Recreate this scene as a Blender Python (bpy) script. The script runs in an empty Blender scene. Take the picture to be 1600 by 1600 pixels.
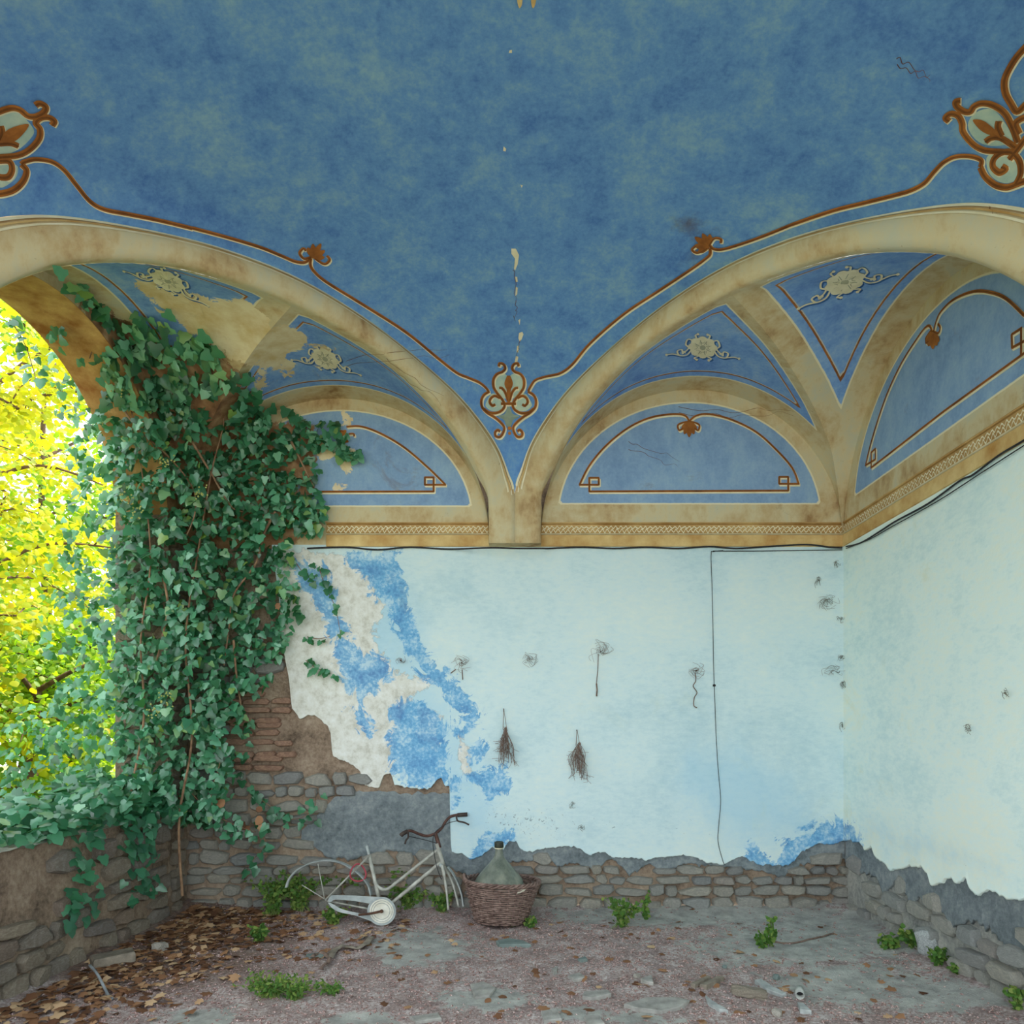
import bpy, math, random
import numpy as np
from mathutils import Vector, Matrix, noise as mnoise
from mathutils.bvhtree import BVHTree

# ------------------------------------------------------------------ camera, sky, sun, exposure
F = 1083.0                      # focal length in pixels of a 1600 px frame
VX, VY = 822.0, 1141.0          # vanishing point of the depth lines
EYE = 1.48
CX, CY = 0.09, -5.70            # camera stands opposite the back wall (y = 0)
SC = bpy.context.scene
COL = SC.collection
cd = bpy.data.cameras.new('camera'); cam = bpy.data.objects.new('camera', cd); COL.objects.link(cam)
cam.location = (CX, CY, EYE); cam.rotation_euler = (math.pi/2, 0, 0)
cd.sensor_width = 36; cd.lens = 36*F/1600
cd.shift_x = -(VX-800)/1600; cd.shift_y = (VY-800)/1600
cd.clip_start = 0.05; cd.clip_end = 200
SC.camera = cam

w = bpy.data.worlds.new('world'); SC.world = w; w.use_nodes = True
bg = w.node_tree.nodes['Background']
bg.inputs[0].default_value = (0.87, 0.96, 1.0, 1); bg.inputs[1].default_value = 1.5
sd = bpy.data.lights.new('sun', 'SUN'); sun = bpy.data.objects.new('sun', sd); COL.objects.link(sun)
sd.energy = 4.5; sd.angle = math.radians(1.0); sd.color = (1.0, 0.93, 0.72)
sun.location = (3, 6, 12)
sun.rotation_euler = Vector((-0.35, -0.42, -0.84)).to_track_quat('-Z', 'Y').to_euler()
SC.view_settings.view_transform = 'Standard'; SC.view_settings.look = 'None'
SC.view_settings.gamma = 1.0; SC.view_settings.use_curve_mapping = False
SC.view_settings.exposure = 1.2

# ------------------------------------------------------------------ helpers
R = random.Random(7)
HALF = 2.70                     # half the room's width; the room is square, two bays to a wall
def px2(x, y, d):               # a photo pixel at distance d from the camera plane -> world
    return Vector((CX+(x-VX)/F*d, CY+d, EYE+(VY-y)/F*d))
def bw(x, y, off=0.0):          # pixel on the back wall
    return px2(x, y, 5.70-off)
def rw(x, y, off=0.0):          # pixel on the right wall
    return px2(x, y, (HALF-CX-off)*F/(x-VX))
def fl(x, y, z=0.0):            # pixel on the floor
    return px2(x, y, (EYE-z)*F/(y-VY))
def project(P):
    P = np.asarray(P, float); d = np.maximum(P[:, 1]-CY, .05)
    return np.stack([VX+F*(P[:, 0]-CX)/d, VY-F*(P[:, 2]-EYE)/d], 1)
def sdf(P, poly):               # signed distance to a polygon, positive inside
    poly = np.asarray(poly, float); n = len(poly)
    dmin = np.full(len(P), 1e9); ins = np.zeros(len(P), bool)
    for i in range(n):
        a, b = poly[i], poly[(i+1) % n]; e = b-a; v = P-a
        t = np.clip((v@e)/(e@e+1e-12), 0, 1)
        dmin = np.minimum(dmin, np.linalg.norm(v-t[:, None]*e, axis=1))
        c = (a[1] > P[:, 1]) != (b[1] > P[:, 1])
        with np.errstate(divide='ignore', invalid='ignore'):
            xi = (b[0]-a[0])*(P[:, 1]-a[1])/(b[1]-a[1]+1e-15)+a[0]
        ins ^= c & (P[:, 0] < xi)
    return np.where(ins, dmin, -dmin)
def union(P, polys):
    r = np.full(len(P), -1e3)
    for q in polys: r = np.maximum(r, sdf(P, q))
    return r
def cr(pts, n=8, closed=False):  # Catmull-Rom through points
    pts = [np.asarray(p, float) for p in pts]; m = len(pts); out = []
    for i in range(m if closed else m-1):
        g = (lambda k: pts[k % m]) if closed else (lambda k: pts[min(max(k, 0), m-1)])
        p0, p1, p2, p3 = g(i-1), g(i), g(i+1), g(i+2)
        for k in range(n):
            t = k/n
            out.append(.5*((2*p1)+(p2-p0)*t+(2*p0-5*p1+4*p2-p3)*t*t+(3*p1-p0-3*p2+p3)*t**3))
    if not closed: out.append(pts[-1])
    return out
def fbm(x, y=0., z=0., o=4):
    return mnoise.fractal(Vector((x, y, z)), 1.0, 2.0, o)

class MB:                        # collects geometry, builds ONE mesh object
    def __init__(s): s.v = []; s.f = []
    def add(s, v, f):
        o = len(s.v); s.v += [tuple(p) for p in v]; s.f += [tuple(i+o for i in q) for q in f]; return s
    def tube(s, pts, r, sides=6, cap=True):
        pts = [Vector(p) for p in pts]; n = len(pts)
        rr = r if isinstance(r, (list, tuple)) else [r]*n
        o = len(s.v); up = Vector((0, 0, 1)); prev = None
        for i, p in enumerate(pts):
            t = (pts[min(i+1, n-1)]-pts[max(i-1, 0)])
            if t.length < 1e-9: t = Vector((0, 0, 1))
            t.normalize()
            if prev is None:
                a = t.cross(up)
                if a.length < 1e-3: a = t.cross(Vector((1, 0, 0)))
            else:
                a = prev-t*prev.dot(t)
                if a.length < 1e-6: a = t.orthogonal()
            a.normalize(); b = t.cross(a); prev = a
            for k in range(sides):
                an = 2*math.pi*k/sides
                s.v.append(tuple(p+(a*math.cos(an)+b*math.sin(an))*rr[i]))
        for i in range(n-1):
            for k in range(sides):
                k2 = (k+1) % sides
                s.f.append((o+i*sides+k, o+i*sides+k2, o+(i+1)*sides+k2, o+(i+1)*sides+k))
        if cap:
            s.f.append(tuple(o+k for k in range(sides))[::-1]); s.f.append(tuple(o+(n-1)*sides+k for k in range(sides)))
        return s
    def box(s, a, b):
        (x0, y0, z0), (x1, y1, z1) = a, b
        return s.add([(x0,y0,z0),(x1,y0,z0),(x1,y1,z0),(x0,y1,z0),(x0,y0,z1),(x1,y0,z1),(x1,y1,z1),(x0,y1,z1)],
                     [(3,2,1,0),(4,5,6,7),(0,1,5,4),(1,2,6,5),(2,3,7,6),(3,0,4,7)])
    def grid(s, G):              # G: rows of points
        o = len(s.v); nr, nc = len(G), len(G[0])
        for row in G: s.v += [tuple(p) for p in row]
        for i in range(nr-1):
            for j in range(nc-1):
                s.f.append((o+i*nc+j, o+i*nc+j+1, o+(i+1)*nc+j+1, o+(i+1)*nc+j))
        return s
    def lathe(s, prof, seg=24, c=(0,0,0)):
        o = len(s.v)
        for r, z in prof:
            for k in range(seg):
                a = 2*math.pi*k/seg; s.v.append((c[0]+r*math.cos(a), c[1]+r*math.sin(a), c[2]+z))
        for i in range(len(prof)-1):
            for k in range(seg):
                k2 = (k+1) % seg
                s.f.append((o+i*seg+k, o+i*seg+k2, o+(i+1)*seg+k2, o+(i+1)*seg+k))
        return s
    def mesh(s, name, mat=None, smooth=False):
        me = bpy.data.meshes.new(name); me.from_pydata(s.v, [], s.f)
        if smooth: me.shade_smooth()
        if mat: me.materials.append(mat)
        return me
    def build(s, name, mat=None, parent=None, smooth=False, attrs=None):
        me = s.mesh(name, mat, smooth)
        for k, a in (attrs or {}).items():
            at = me.attributes.new(k, 'FLOAT', 'POINT'); at.data.foreach_set('value', np.asarray(a, np.float32))
        return link(name, me, parent)
def link(name, data, parent=None, mtx=None):
    o = bpy.data.objects.new(name, data); COL.objects.link(o)
    if parent is not None: o.parent = parent
    if mtx is not None: o.matrix_basis = mtx
    return o
def empty(name, loc=(0,0,0), rz=0.0):
    o = link(name, None); o.location = loc; o.rotation_euler = (0, 0, rz); o.empty_display_size = .1
    return o
def tag(o, label, cat, group=None, kind=None):
    o['label'] = label; o['category'] = cat
    if group: o['group'] = group
    if kind: o['kind'] = kind
    return o
def local(root, pts):            # world points into a thing's own frame (unrotated empties)
    l = Vector(root.location); return [Vector(p)-l for p in pts]

# ------------------------------------------------------------------ materials
def c8(r, g, b):
    f = lambda v: (v/255/12.92) if v/255 <= .04045 else ((v/255+.055)/1.055)**2.4
    return (f(r), f(g), f(b), 1)
class NT:
    def __init__(s, name, rough=.85, spec=.2):
        s.m = bpy.data.materials.new(name); s.m.use_nodes = True; s.t = s.m.node_tree
        s.b = s.t.nodes['Principled BSDF']; s.b.inputs['Roughness'].default_value = rough
        s.b.inputs['Specular IOR Level'].default_value = spec
        s._pos = None
    def nd(s, typ): return s.t.nodes.new(typ)
    def set(s, sock, v):
        if hasattr(v, 'is_output'): s.t.links.new(v, sock)
        elif v is not None: sock.default_value = v
    def pos(s, kind='Object'):
        n = s.nd('ShaderNodeTexCoord'); return n.outputs[kind]
    def noise(s, scale, detail=5, rough=.6, vec=None, dist=0.0, stretch=None):
        n = s.nd('ShaderNodeTexNoise'); n.inputs['Scale'].default_value = scale
        n.inputs['Detail'].default_value = detail; n.inputs['Roughness'].default_value = rough
        n.inputs['Distortion'].default_value = dist
        v = vec if vec is not None else s.pos()
        if stretch:
            mp = s.nd('ShaderNodeMapping'); mp.inputs['Scale'].default_value = stretch
            s.t.links.new(v, mp.inputs['Vector']); v = mp.outputs[0]
        s.t.links.new(v, n.inputs['Vector'])
        return n.outputs['Fac']
    def vor(s, scale, feature='F1', vec=None):
        n = s.nd('ShaderNodeTexVoronoi'); n.inputs['Scale'].default_value = scale; n.feature = feature
        s.t.links.new(vec if vec is not None else s.pos(), n.inputs['Vector']); return n.outputs['Distance']
    def ramp(s, fac, stops):
        n = s.nd('ShaderNodeValToRGB'); e = n.color_ramp.elements
        while len(e) < len(stops): e.new(.5)
        for i, (p, c) in enumerate(stops):
            e[i].position = p; e[i].color = c if hasattr(c, '__len__') else (c, c, c, 1)
        s.set(n.inputs[0], fac); return n.outputs[0]
    def step(s, v, a, b):        # smoothstep a..b -> 0..1
        n = s.nd('ShaderNodeMapRange'); n.interpolation_type = 'SMOOTHSTEP'
        s.set(n.inputs[0], v); n.inputs[1].default_value = a; n.inputs[2].default_value = b
        return n.outputs[0]
    def mix(s, fac, a, b, mode='MIX'):
        n = s.nd('ShaderNodeMix'); n.data_type = 'RGBA'; n.blend_type = mode
        s.set(n.inputs[0], fac); s.set(n.inputs[6], a); s.set(n.inputs[7], b); return n.outputs[2]
    def math(s, op, a, b=None):
        n = s.nd('ShaderNodeMath'); n.operation = op; s.set(n.inputs[0], a)
        if b is not None: s.set(n.inputs[1], b)
        return n.outputs[0]
    def attr(s, name):
        n = s.nd('ShaderNodeAttribute'); n.attribute_name = name; return n.outputs['Fac']
    def rnd(s): return s.nd('ShaderNodeObjectInfo').outputs['Random']
    def col(s, c): s.set(s.b.inputs['Base Color'], c); return s
    def bump(s, h, strength=.4, dist=.01):
        n = s.nd('ShaderNodeBump'); n.inputs['Strength'].default_value = strength; n.inputs['Distance'].default_value = dist
        s.set(n.inputs['Height'], h); s.t.links.new(n.outputs[0], s.b.inputs['Normal']); return s
    def translucent(s, colour, fac):
        t = s.nd('ShaderNodeBsdfTranslucent'); s.set(t.inputs[0], colour)
        m = s.nd('ShaderNodeMixShader'); m.inputs[0].default_value = fac
        s.t.links.new(s.b.outputs[0], m.inputs[1]); s.t.links.new(t.outputs[0], m.inputs[2])
        s.t.links.new(m.outputs[0], s.t.nodes['Material Output'].inputs['Surface']); return s

def simple(name, a, b, scale=6, rough=.85, bump=.0, spec=.2, metal=0, bscale=None):
    n = NT(name, rough, spec); f = n.noise(scale)
    n.col(n.ramp(f, [(.3, a), (.7, b)]))
    n.b.inputs['Metallic'].default_value = metal
    if bump: n.bump(n.noise(bscale or scale*4), bump)
    return n.m

# blue limewash of the ceiling, cloudy and brushed
def blue_wash(n, dark, mid, light):
    f1 = n.noise(2.0, 9, .68, dist=.35); f2 = n.noise(9, 7, .75, stretch=(1, 1, .55)); f3 = n.noise(46, 4, .7)
    f = n.math('ADD', n.math('MULTIPLY', f1, .45), n.math('ADD', n.math('MULTIPLY', f2, .37), n.math('MULTIPLY', f3, .18)))
    return n.ramp(f, [(.34, dark), (.5, mid), (.66, light)])
def cream_wash(n):
    f1 = n.noise(2.2, 7, .62, dist=.4); f2 = n.noise(14, 5, .65, stretch=(1, 1, .5))
    f = n.math('ADD', n.math('MULTIPLY', f1, .7), n.math('MULTIPLY', f2, .3))
    c = n.ramp(f, [(.34, c8(150, 118, 78)), (.44, c8(188, 164, 122)), (.54, c8(202, 188, 150)), (.66, c8(190, 188, 164))])
    sp = n.step(n.noise(26, 4, .7, dist=1.2), .66, .74)
    return n.mix(n.math('MULTIPLY', sp, .55), c, c8(96, 70, 48))

def mat_sail():
    n = NT('ceiling_blue_limewash', .9)
    c = blue_wash(n, c8(64, 104, 174), c8(100, 146, 198), c8(142, 178, 192))
    pe = n.math('ADD', n.attr('peel'), n.math('MULTIPLY', n.math('SUBTRACT', n.noise(16, 5, .7), .5), .06))
    c = n.mix(n.step(pe, -.001, .002), c, c8(206, 200, 172))
    so = n.math('ADD', n.attr('soot'), n.math('MULTIPLY', n.math('SUBTRACT', n.noise(9, 5, .7), .5), .25))
    c = n.mix(n.math('MULTIPLY', n.step(so, -.02, .12), .7), c, c8(84, 62, 48))
    n.col(c).bump(n.noise(30, 6), .15, .006); return n.m
# fresco: blue panel on cream ground, light outline, brown inner line, loss of paint
def mat_fresco(name, dark, mid, light, line=.07, lw=.007):
    n = NT(name, .9); blue = blue_wash(n, dark, mid, light); cream = cream_wash(n)
    p = n.attr('pan')
    pn = n.math('ADD', p, n.math('MULTIPLY', n.math('SUBTRACT', n.noise(20, 3), .5), .006))
    c = n.mix(n.step(pn, -.002, .002), cream, blue)
    ol = n.math('SUBTRACT', 1., n.step(n.math('ABSOLUTE', pn), .005, .008))
    c = n.mix(n.math('MULTIPLY', ol, .8), c, c8(232, 222, 184))
    if line:
        hl = n.math('SUBTRACT', 1., n.step(n.math('ABSOLUTE', n.math('SUBTRACT', pn, line+lw*1.2)), lw*.6, lw*.95))
        c = n.mix(n.math('MULTIPLY', hl, .7), c, c8(214, 200, 160))
        bl = n.math('SUBTRACT', 1., n.step(n.math('ABSOLUTE', n.math('SUBTRACT', pn, line)), lw*.8, lw*1.1))
        c = n.mix(bl, c, n.ramp(n.noise(5), [(.35, c8(122, 74, 40)), (.65, c8(176, 112, 56))]))
    pe = n.math('ADD', n.attr('peel'), n.math('MULTIPLY', n.math('SUBTRACT', n.noise(7, 7, .72, dist=.6), .5), .30))
    c = n.mix(n.step(pe, -.004, .006), c, n.ramp(n.noise(6, 6), [(.35, c8(206, 180, 130)), (.6, c8(226, 212, 176))]))
    ru = n.math('ADD', n.attr('ruin'), n.math('ADD', n.math('MULTIPLY', n.math('SUBTRACT', n.noise(4, 7, .72, dist=.8), .5), .5), n.math('MULTIPLY', n.math('SUBTRACT', n.noise(26, 5, .7), .5), .10)))
    c = n.mix(n.step(ru, -.01, .012), c, n.ramp(n.noise(8, 7), [(.3, c8(104, 74, 54)), (.5, c8(150, 112, 82)), (.68, c8(188, 156, 118))]))
    st = n.step(n.noise(2.6, 8, .75, dist=1.0), .58, .72)
    c = n.mix(n.math('MULTIPLY', st, .35), c, c8(120, 92, 66))
    n.col(c).bump(n.noise(28, 6), .2, .006); return n.m
def mat_cream():
    n = NT('cream_painted_rib', .9); c = cream_wash(n)
    e = n.attr('edge')
    l = n.math('SUBTRACT', 1., n.step(n.math('ABSOLUTE', n.math('SUBTRACT', e, .03)), .003, .006))
    c = n.mix(n.math('MULTIPLY', l, .8), c, c8(238, 230, 198))
    l2 = n.math('SUBTRACT', 1., n.step(e, .006, .011))
    c = n.mix(n.math('MULTIPLY', l2, .85), c, c8(240, 230, 194))
    l3 = n.math('SUBTRACT', 1., n.step(n.math('ABSOLUTE', n.math('SUBTRACT', e, .018)), .004, .008))
    c = n.mix(n.math('MULTIPLY', l3, .5), c, c8(186, 134, 70))
    n.col(c).bump(n.noise(24, 6), .2, .006); return n.m
def mat_plaster(name, right=False):
    n = NT(name, .88)
    f = n.math('ADD', n.math('MULTIPLY', n.noise(1.1, 7, .6, dist=.3), .6), n.math('MULTIPLY', n.noise(12, 6, .7, stretch=(1, 1, 2.2)), .4))
    if right: base = n.ramp(f, [(.34, c8(196, 222, 222)), (.5, c8(222, 238, 232)), (.66, c8(234, 238, 220))])  # right wall base lightened to stand in for light from the left
    else: base = n.ramp(f, [(.34, c8(176, 204, 212)), (.5, c8(202, 222, 224)), (.66, c8(216, 228, 222))])
    wash = n.step(n.math('ADD', n.attr('wash'), n.math('MULTIPLY', n.math('SUBTRACT', n.noise(5, 6, .7), .5), .5)), -.05, .35)
    base = n.mix(n.math('MULTIPLY', wash, .5), base, c8(156, 200, 222))
    ba = n.math('ADD', n.attr('bare'), n.math('MULTIPLY', n.math('SUBTRACT', n.noise(6.5, 8, .72, dist=.5), .5), .34))
    bare = n.ramp(n.noise(11, 7, .7), [(.34, c8(186, 184, 172)), (.5, c8(214, 214, 206)), (.66, c8(226, 228, 224))])
    c = n.mix(n.step(ba, -.004, .006), base, bare)
    rim = n.math('SUBTRACT', 1., n.step(n.math('ABSOLUTE', ba), .003, .007))
    c = n.mix(n.math('MULTIPLY', rim, .35), c, c8(120, 126, 128))
    bl = n.math('ADD', n.attr('blue'), n.math('ADD', n.math('MULTIPLY', n.math('SUBTRACT', n.noise(5.5, 9, .72, dist=.9), .5), .55), n.math('MULTIPLY', n.math('SUBTRACT', n.noise(30, 4, .7), .5), .08)))
    bluec = n.ramp(n.math('ADD', n.math('MULTIPLY', n.noise(7, 6), .6), n.math('MULTIPLY', n.noise(40, 4), .4)),
                   [(.38, c8(56, 124, 184)), (.5, c8(100, 166, 210)), (.60, c8(178, 208, 224))])
    c = n.mix(n.math('MULTIPLY', n.step(bl, -.010, .014), .88), c, bluec)
    ch = n.math('ADD', n.noise(34, 4, .72, dist=.8), n.math('MULTIPLY', n.attr('chips'), .19))
    c = n.mix(n.math('MULTIPLY', n.step(ch, .775, .80), .75), c, c8(112, 128, 136))
    sp = n.step(n.noise(13, 6, .8, dist=2.5), .735, .77)
    c = n.mix(n.math('MULTIPLY', sp, .45), c, c8(110, 110, 96))
    yl = n.step(n.noise(1.7, 7, .7, dist=.8), .56, .72)
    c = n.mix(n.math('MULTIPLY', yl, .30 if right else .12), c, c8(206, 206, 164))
    n.col(c)
    h = n.math('SUBTRACT', n.noise(22, 7), n.math('MULTIPLY', n.step(ba, -.004, .006), .25))
    n.bump(h, .28, .008); return n.m
def mat_mortar(name='lime_mortar', cols=((92, 78, 66), (150, 130, 112), (178, 160, 140))):
    n = NT(name, .95)
    f = n.math('ADD', n.math('MULTIPLY', n.noise(3, 7, .65), .6), n.math('MULTIPLY', n.noise(30, 5, .7), .4))
    n.col(n.ramp(f, [(.36, c8(*cols[0])), (.5, c8(*cols[1])), (.62, c8(*cols[2]))])).bump(n.noise(38, 8, .75), .8, .02); return n.m
def mat_render():
    n = NT('grey_cement_render', .93)
    f = n.math('ADD', n.math('MULTIPLY', n.noise(2.5, 7, .65), .6), n.math('MULTIPLY', n.noise(26, 5, .7), .4))
    n.col(n.ramp(f, [(.36, c8(104, 114, 118)), (.5, c8(142, 152, 156)), (.62, c8(176, 182, 182))])).bump(n.noise(18, 9, .8), 1.0, .03); return n.m
def mat_stone(name='field_stone', tint=None):
    n = NT(name, .9)
    r = n.rnd()
    base = n.ramp(r, [(0., c8(150, 148, 142)), (.25, c8(172, 168, 158)), (.5, c8(140, 146, 150)), (.7, c8(182, 174, 158)), (.86, c8(120, 130, 142)), (1., c8(166, 148, 136))])
    f = n.noise(9, 7, .7)
    c = n.mix(.7, base, n.ramp(f, [(.32, c8(116, 114, 110)), (.5, c8(176, 174, 170)), (.66, c8(236, 232, 224))]), 'OVERLAY')
    if tint: c = n.mix(.45, c, tint)
    n.col(c).bump(n.noise(14, 8, .75), .9, .03); return n.m
def mat_leaf(name, cols, trans, fac=.35, rough=.45, spec=.35):
    n = NT(name, rough, spec)
    r = n.math('FRACT', n.math('ADD', n.math('MULTIPLY', n.attr('tone'), 1.0), n.math('MULTIPLY', n.rnd(), 1.0)))
    n.col(n.ramp(r, cols)); n.translucent(trans, fac); return n.m

MT = {}
MT['sail'] = mat_sail()
MT['web'] = mat_fresco('fresco_web', c8(82, 120, 192), c8(120, 160, 212), c8(162, 190, 212))
MT['tymp'] = mat_fresco('fresco_tympanum', c8(106, 138, 178), c8(134, 164, 196), c8(158, 186, 202), line=0)
MT['cream'] = mat_cream()
MT['plaster'] = mat_plaster('pale_blue_plaster')
MT['plaster_r'] = mat_plaster('lightened_green_plaster', True)
MT['mortar'] = mat_mortar(); MT['mortar_pale'] = mat_mortar('pale_dusty_mortar', ((110, 112, 112), (160, 160, 154), (194, 192, 182))); MT['render'] = mat_render(); MT['stone'] = mat_stone('field_stone', c8(196, 194, 186)); MT['stone_bounce'] = mat_stone('leaf_bounce_stone', c8(166, 144, 122)); MT['stone_pale'] = mat_stone('pale_field_stone', c8(206, 206, 198))  # brown tint of the left stones is leaf-bounced light put into the colour
MT['brick'] = simple('old_brick', c8(120, 92, 80), c8(176, 142, 120), 8, .92, .5)
MT['brown'] = simple('painted_brown_line', c8(120, 72, 36), c8(182, 116, 54), 7, .9)
MT['darkbrown'] = simple('painted_umber', c8(92, 56, 30), c8(136, 84, 42), 7, .9)
MT['pale'] = simple('painted_pale_line', c8(214, 204, 168), c8(236, 228, 198), 9, .9)
MT['palegreen'] = simple('painted_pale_fill', c8(150, 180, 176), c8(196, 208, 184), 9, .9)
MT['shadeblue'] = simple('painted_dark_blue', c8(44, 84, 140), c8(66, 108, 164), 9, .9)
MT['ochre'] = simple('ochre_cornice_paint', c8(172, 124, 62), c8(222, 196, 138), 4, .9, .2)
MT['ochre_d'] = simple('dark_ochre_cornice_paint', c8(158, 116, 62), c8(206, 172, 114), 4, .9, .2)
MT['soffit'] = simple('orange_bare_plaster', c8(150, 98, 54), c8(216, 176, 116), 5, .92, .5)
MT['cable'] = simple('black_cable', c8(36, 36, 38), c8(60, 60, 62), 20, .7)
MT['twig'] = simple('dry_twig', c8(92, 76, 68), c8(140, 118, 106), 30, .9)
MT['web_d'] = simple('dusty_cobweb', c8(70, 64, 52), c8(116, 106, 90), 30, .95)
MT['iron'] = simple('rusty_iron', c8(60, 44, 38), c8(110, 78, 60), 30, .8, .2)
# ------------------------------------------------------------------ the vault: heights are above the eye
SPR = 1.505
ST = [((0, .13, 1.505), (.21, .13, 1.505)), ((0, .13, 1.93), (.211, .135, 1.80)), ((.055, .14, 2.10), (.225, .17, 1.97)),
      ((.157, .18, 2.32), (.29, .26, 2.13)), ((.31, .32, 2.50), (.42, .41, 2.33)), ((.49, .49, 2.64), (.58, .57, 2.49)),
      ((.785, .785, 2.783), (.82, .82, 2.645)), ((1.06, 1.06, 2.874), (1.07, 1.07, 2.72)), ((1.35, 1.35, 2.911), (1.35, 1.35, 2.752))]
swap = lambda p: (HALF-p[1], HALF-p[0], p[2])
def arch_curves(n=7):
    O = [a for a, b in ST]+[swap(a) for a, b in ST[-2::-1]]
    I = [b for a, b in ST]+[swap(b) for a, b in ST[-2::-1]]
    return np.array(cr(O, n)), np.array(cr(I, n))
OC, IC = arch_curves()
ND = np.array([-.7071, .7071, 0])                      # from the corner towards the room
GRO = np.array(cr([(0, SPR), (.05, 1.80), (.113, 2.05), (.196, 2.26), (.41, 2.46), (.64, 2.59), (.94, 2.705), (1.308, 2.765)], 8))
XC, XA, ZB, WB = 1.455, 1.245, 1.55, 1.25              # crease of web and wall
def crease(x): return ZB+WB*math.sqrt(max(0, 1-((x-XC)/XA)**2))
def cmap(sx, front, k):
    def f(P):
        P = np.asarray(P, float).reshape(-1, 3)
        y = -(2*HALF-P[:, 1]) if front else -P[:, 1]
        return np.stack([sx*P[:, 0], y, EYE+SPR+(P[:, 2]-SPR)*k], 1)
    return f
SHELL_V, SHELL_F = [], []
def shell(mb):
    o = len(SHELL_V); SHELL_V.extend(mb.v); SHELL_F.extend([tuple(i+o for i in q) for q in mb.f])
def polydist(P, L):
    d = np.full(len(P), 1e9)
    for a, b in zip(L[:-1], L[1:]):
        e = b-a; v = P-a; t = np.clip((v@e)/(e@e+1e-12), 0, 1)
        d = np.minimum(d, np.linalg.norm(v-t[:, None]*e, axis=1))
    return d
PEEL = [[(205, 425), (262, 436), (300, 462), (385, 468), (425, 498), (405, 575), (330, 545), (278, 505), (225, 462)],
        [(415, 515), (450, 505), (478, 528), (470, 548), (445, 560), (470, 572), (452, 584), (420, 572), (405, 640), (392, 640), (405, 545)],
        [(484, 545), (520, 545), (526, 565), (500, 582), (488, 565)],
        [(535, 645), (550, 648), (545, 660), (533, 658)], [(500, 690), (535, 692), (560, 700), (548, 715), (505, 716), (497, 700)], [(535, 720), (548, 716), (550, 735), (535, 735)],
        [(522, 757), (543, 752), (540, 765), (523, 766)]]
RUIN = [[(128, 470), (200, 505), (265, 545), (330, 560), (395, 612), (400, 655), (440, 662), (497, 668), (497, 700), (480, 770), (470, 860), (250, 900), (180, 700), (140, 540)]]
ceiling = None
def sail():
    """central vault: four diagonal arches carry a sail vault over the rotated square"""
    global ceiling
    kk = {(1, 0): 1.0, (-1, 0): .945, (1, 1): 1.0, (-1, 1): .97}
    def edge(sx, fr): return cmap(sx, fr, kk[(sx, fr)])(OC[7:-7])
    N = 84
    def res(E):
        s = np.r_[0, np.cumsum(np.linalg.norm(np.diff(E, axis=0), axis=1))]; t = np.linspace(0, s[-1], N)
        return np.stack([np.interp(t, s, E[:, i]) for i in range(3)], 1)
    br, bl, fr_, fl_ = res(edge(1, 0)), res(edge(-1, 0)), res(edge(1, 1)), res(edge(-1, 1))
    # u: A(back) -> C(right), v: A(back) -> D(left); corner E(front)
    e_u0, e_v0 = br, bl                                     # from A
    e_u1, e_v1 = fl_[::-1], fr_[::-1]                       # D -> E , C -> E
    u = np.linspace(0, 1, N)[:, None, None]; v = np.linspace(0, 1, N)[None, :, None]
    A, C, D, E = br[0], br[-1], bl[-1], fl_[0]
    G = (1-v)*e_u0[:, None, :]+v*e_u1[:, None, :]+(1-u)*e_v0[None]+u*e_v1[None]-((1-u)*(1-v)*A+u*(1-v)*C+(1-u)*v*D+u*v*E)
    z = G[:, :, 2].copy(); hh = 1/(N-1); kq = 5.2
    for _ in range(5000):
        z[1:-1, 1:-1] = .25*(z[2:, 1:-1]+z[:-2, 1:-1]+z[1:-1, 2:]+z[1:-1, :-2]+kq*hh*hh)
    G[:, :, 2] = z
    mb = MB().grid([[tuple(p) for p in row] for row in G])
    P = np.array(mb.v); q = project(P)
    peel = union(q, [[(798, 388), (806, 388), (810, 402), (808, 420), (803, 422), (804, 404)], [(812, 518), (818, 520), (814, 532), (810, 530)],
                     [(806, 560), (810, 560), (809, 568), (805, 568)], [(803, 430), (807, 432), (809, 462), (806, 462)]])/250-.012
    soot = union(q, [[(1058, 345), (1078, 338), (1098, 352), (1090, 366), (1066, 362)], [(1105, 365), (1118, 366), (1085, 400), (1072, 408)]])/250+.03
    ceiling = mb.build('ceiling', MT['sail'], None, True, {'peel': peel, 'soot': soot})
    tag(ceiling, 'cloudy blue painted vault with cream diagonal arches and brown scroll ornament', 'ceiling', kind='structure')
    shell(mb); return G
SAIL = sail()
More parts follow.
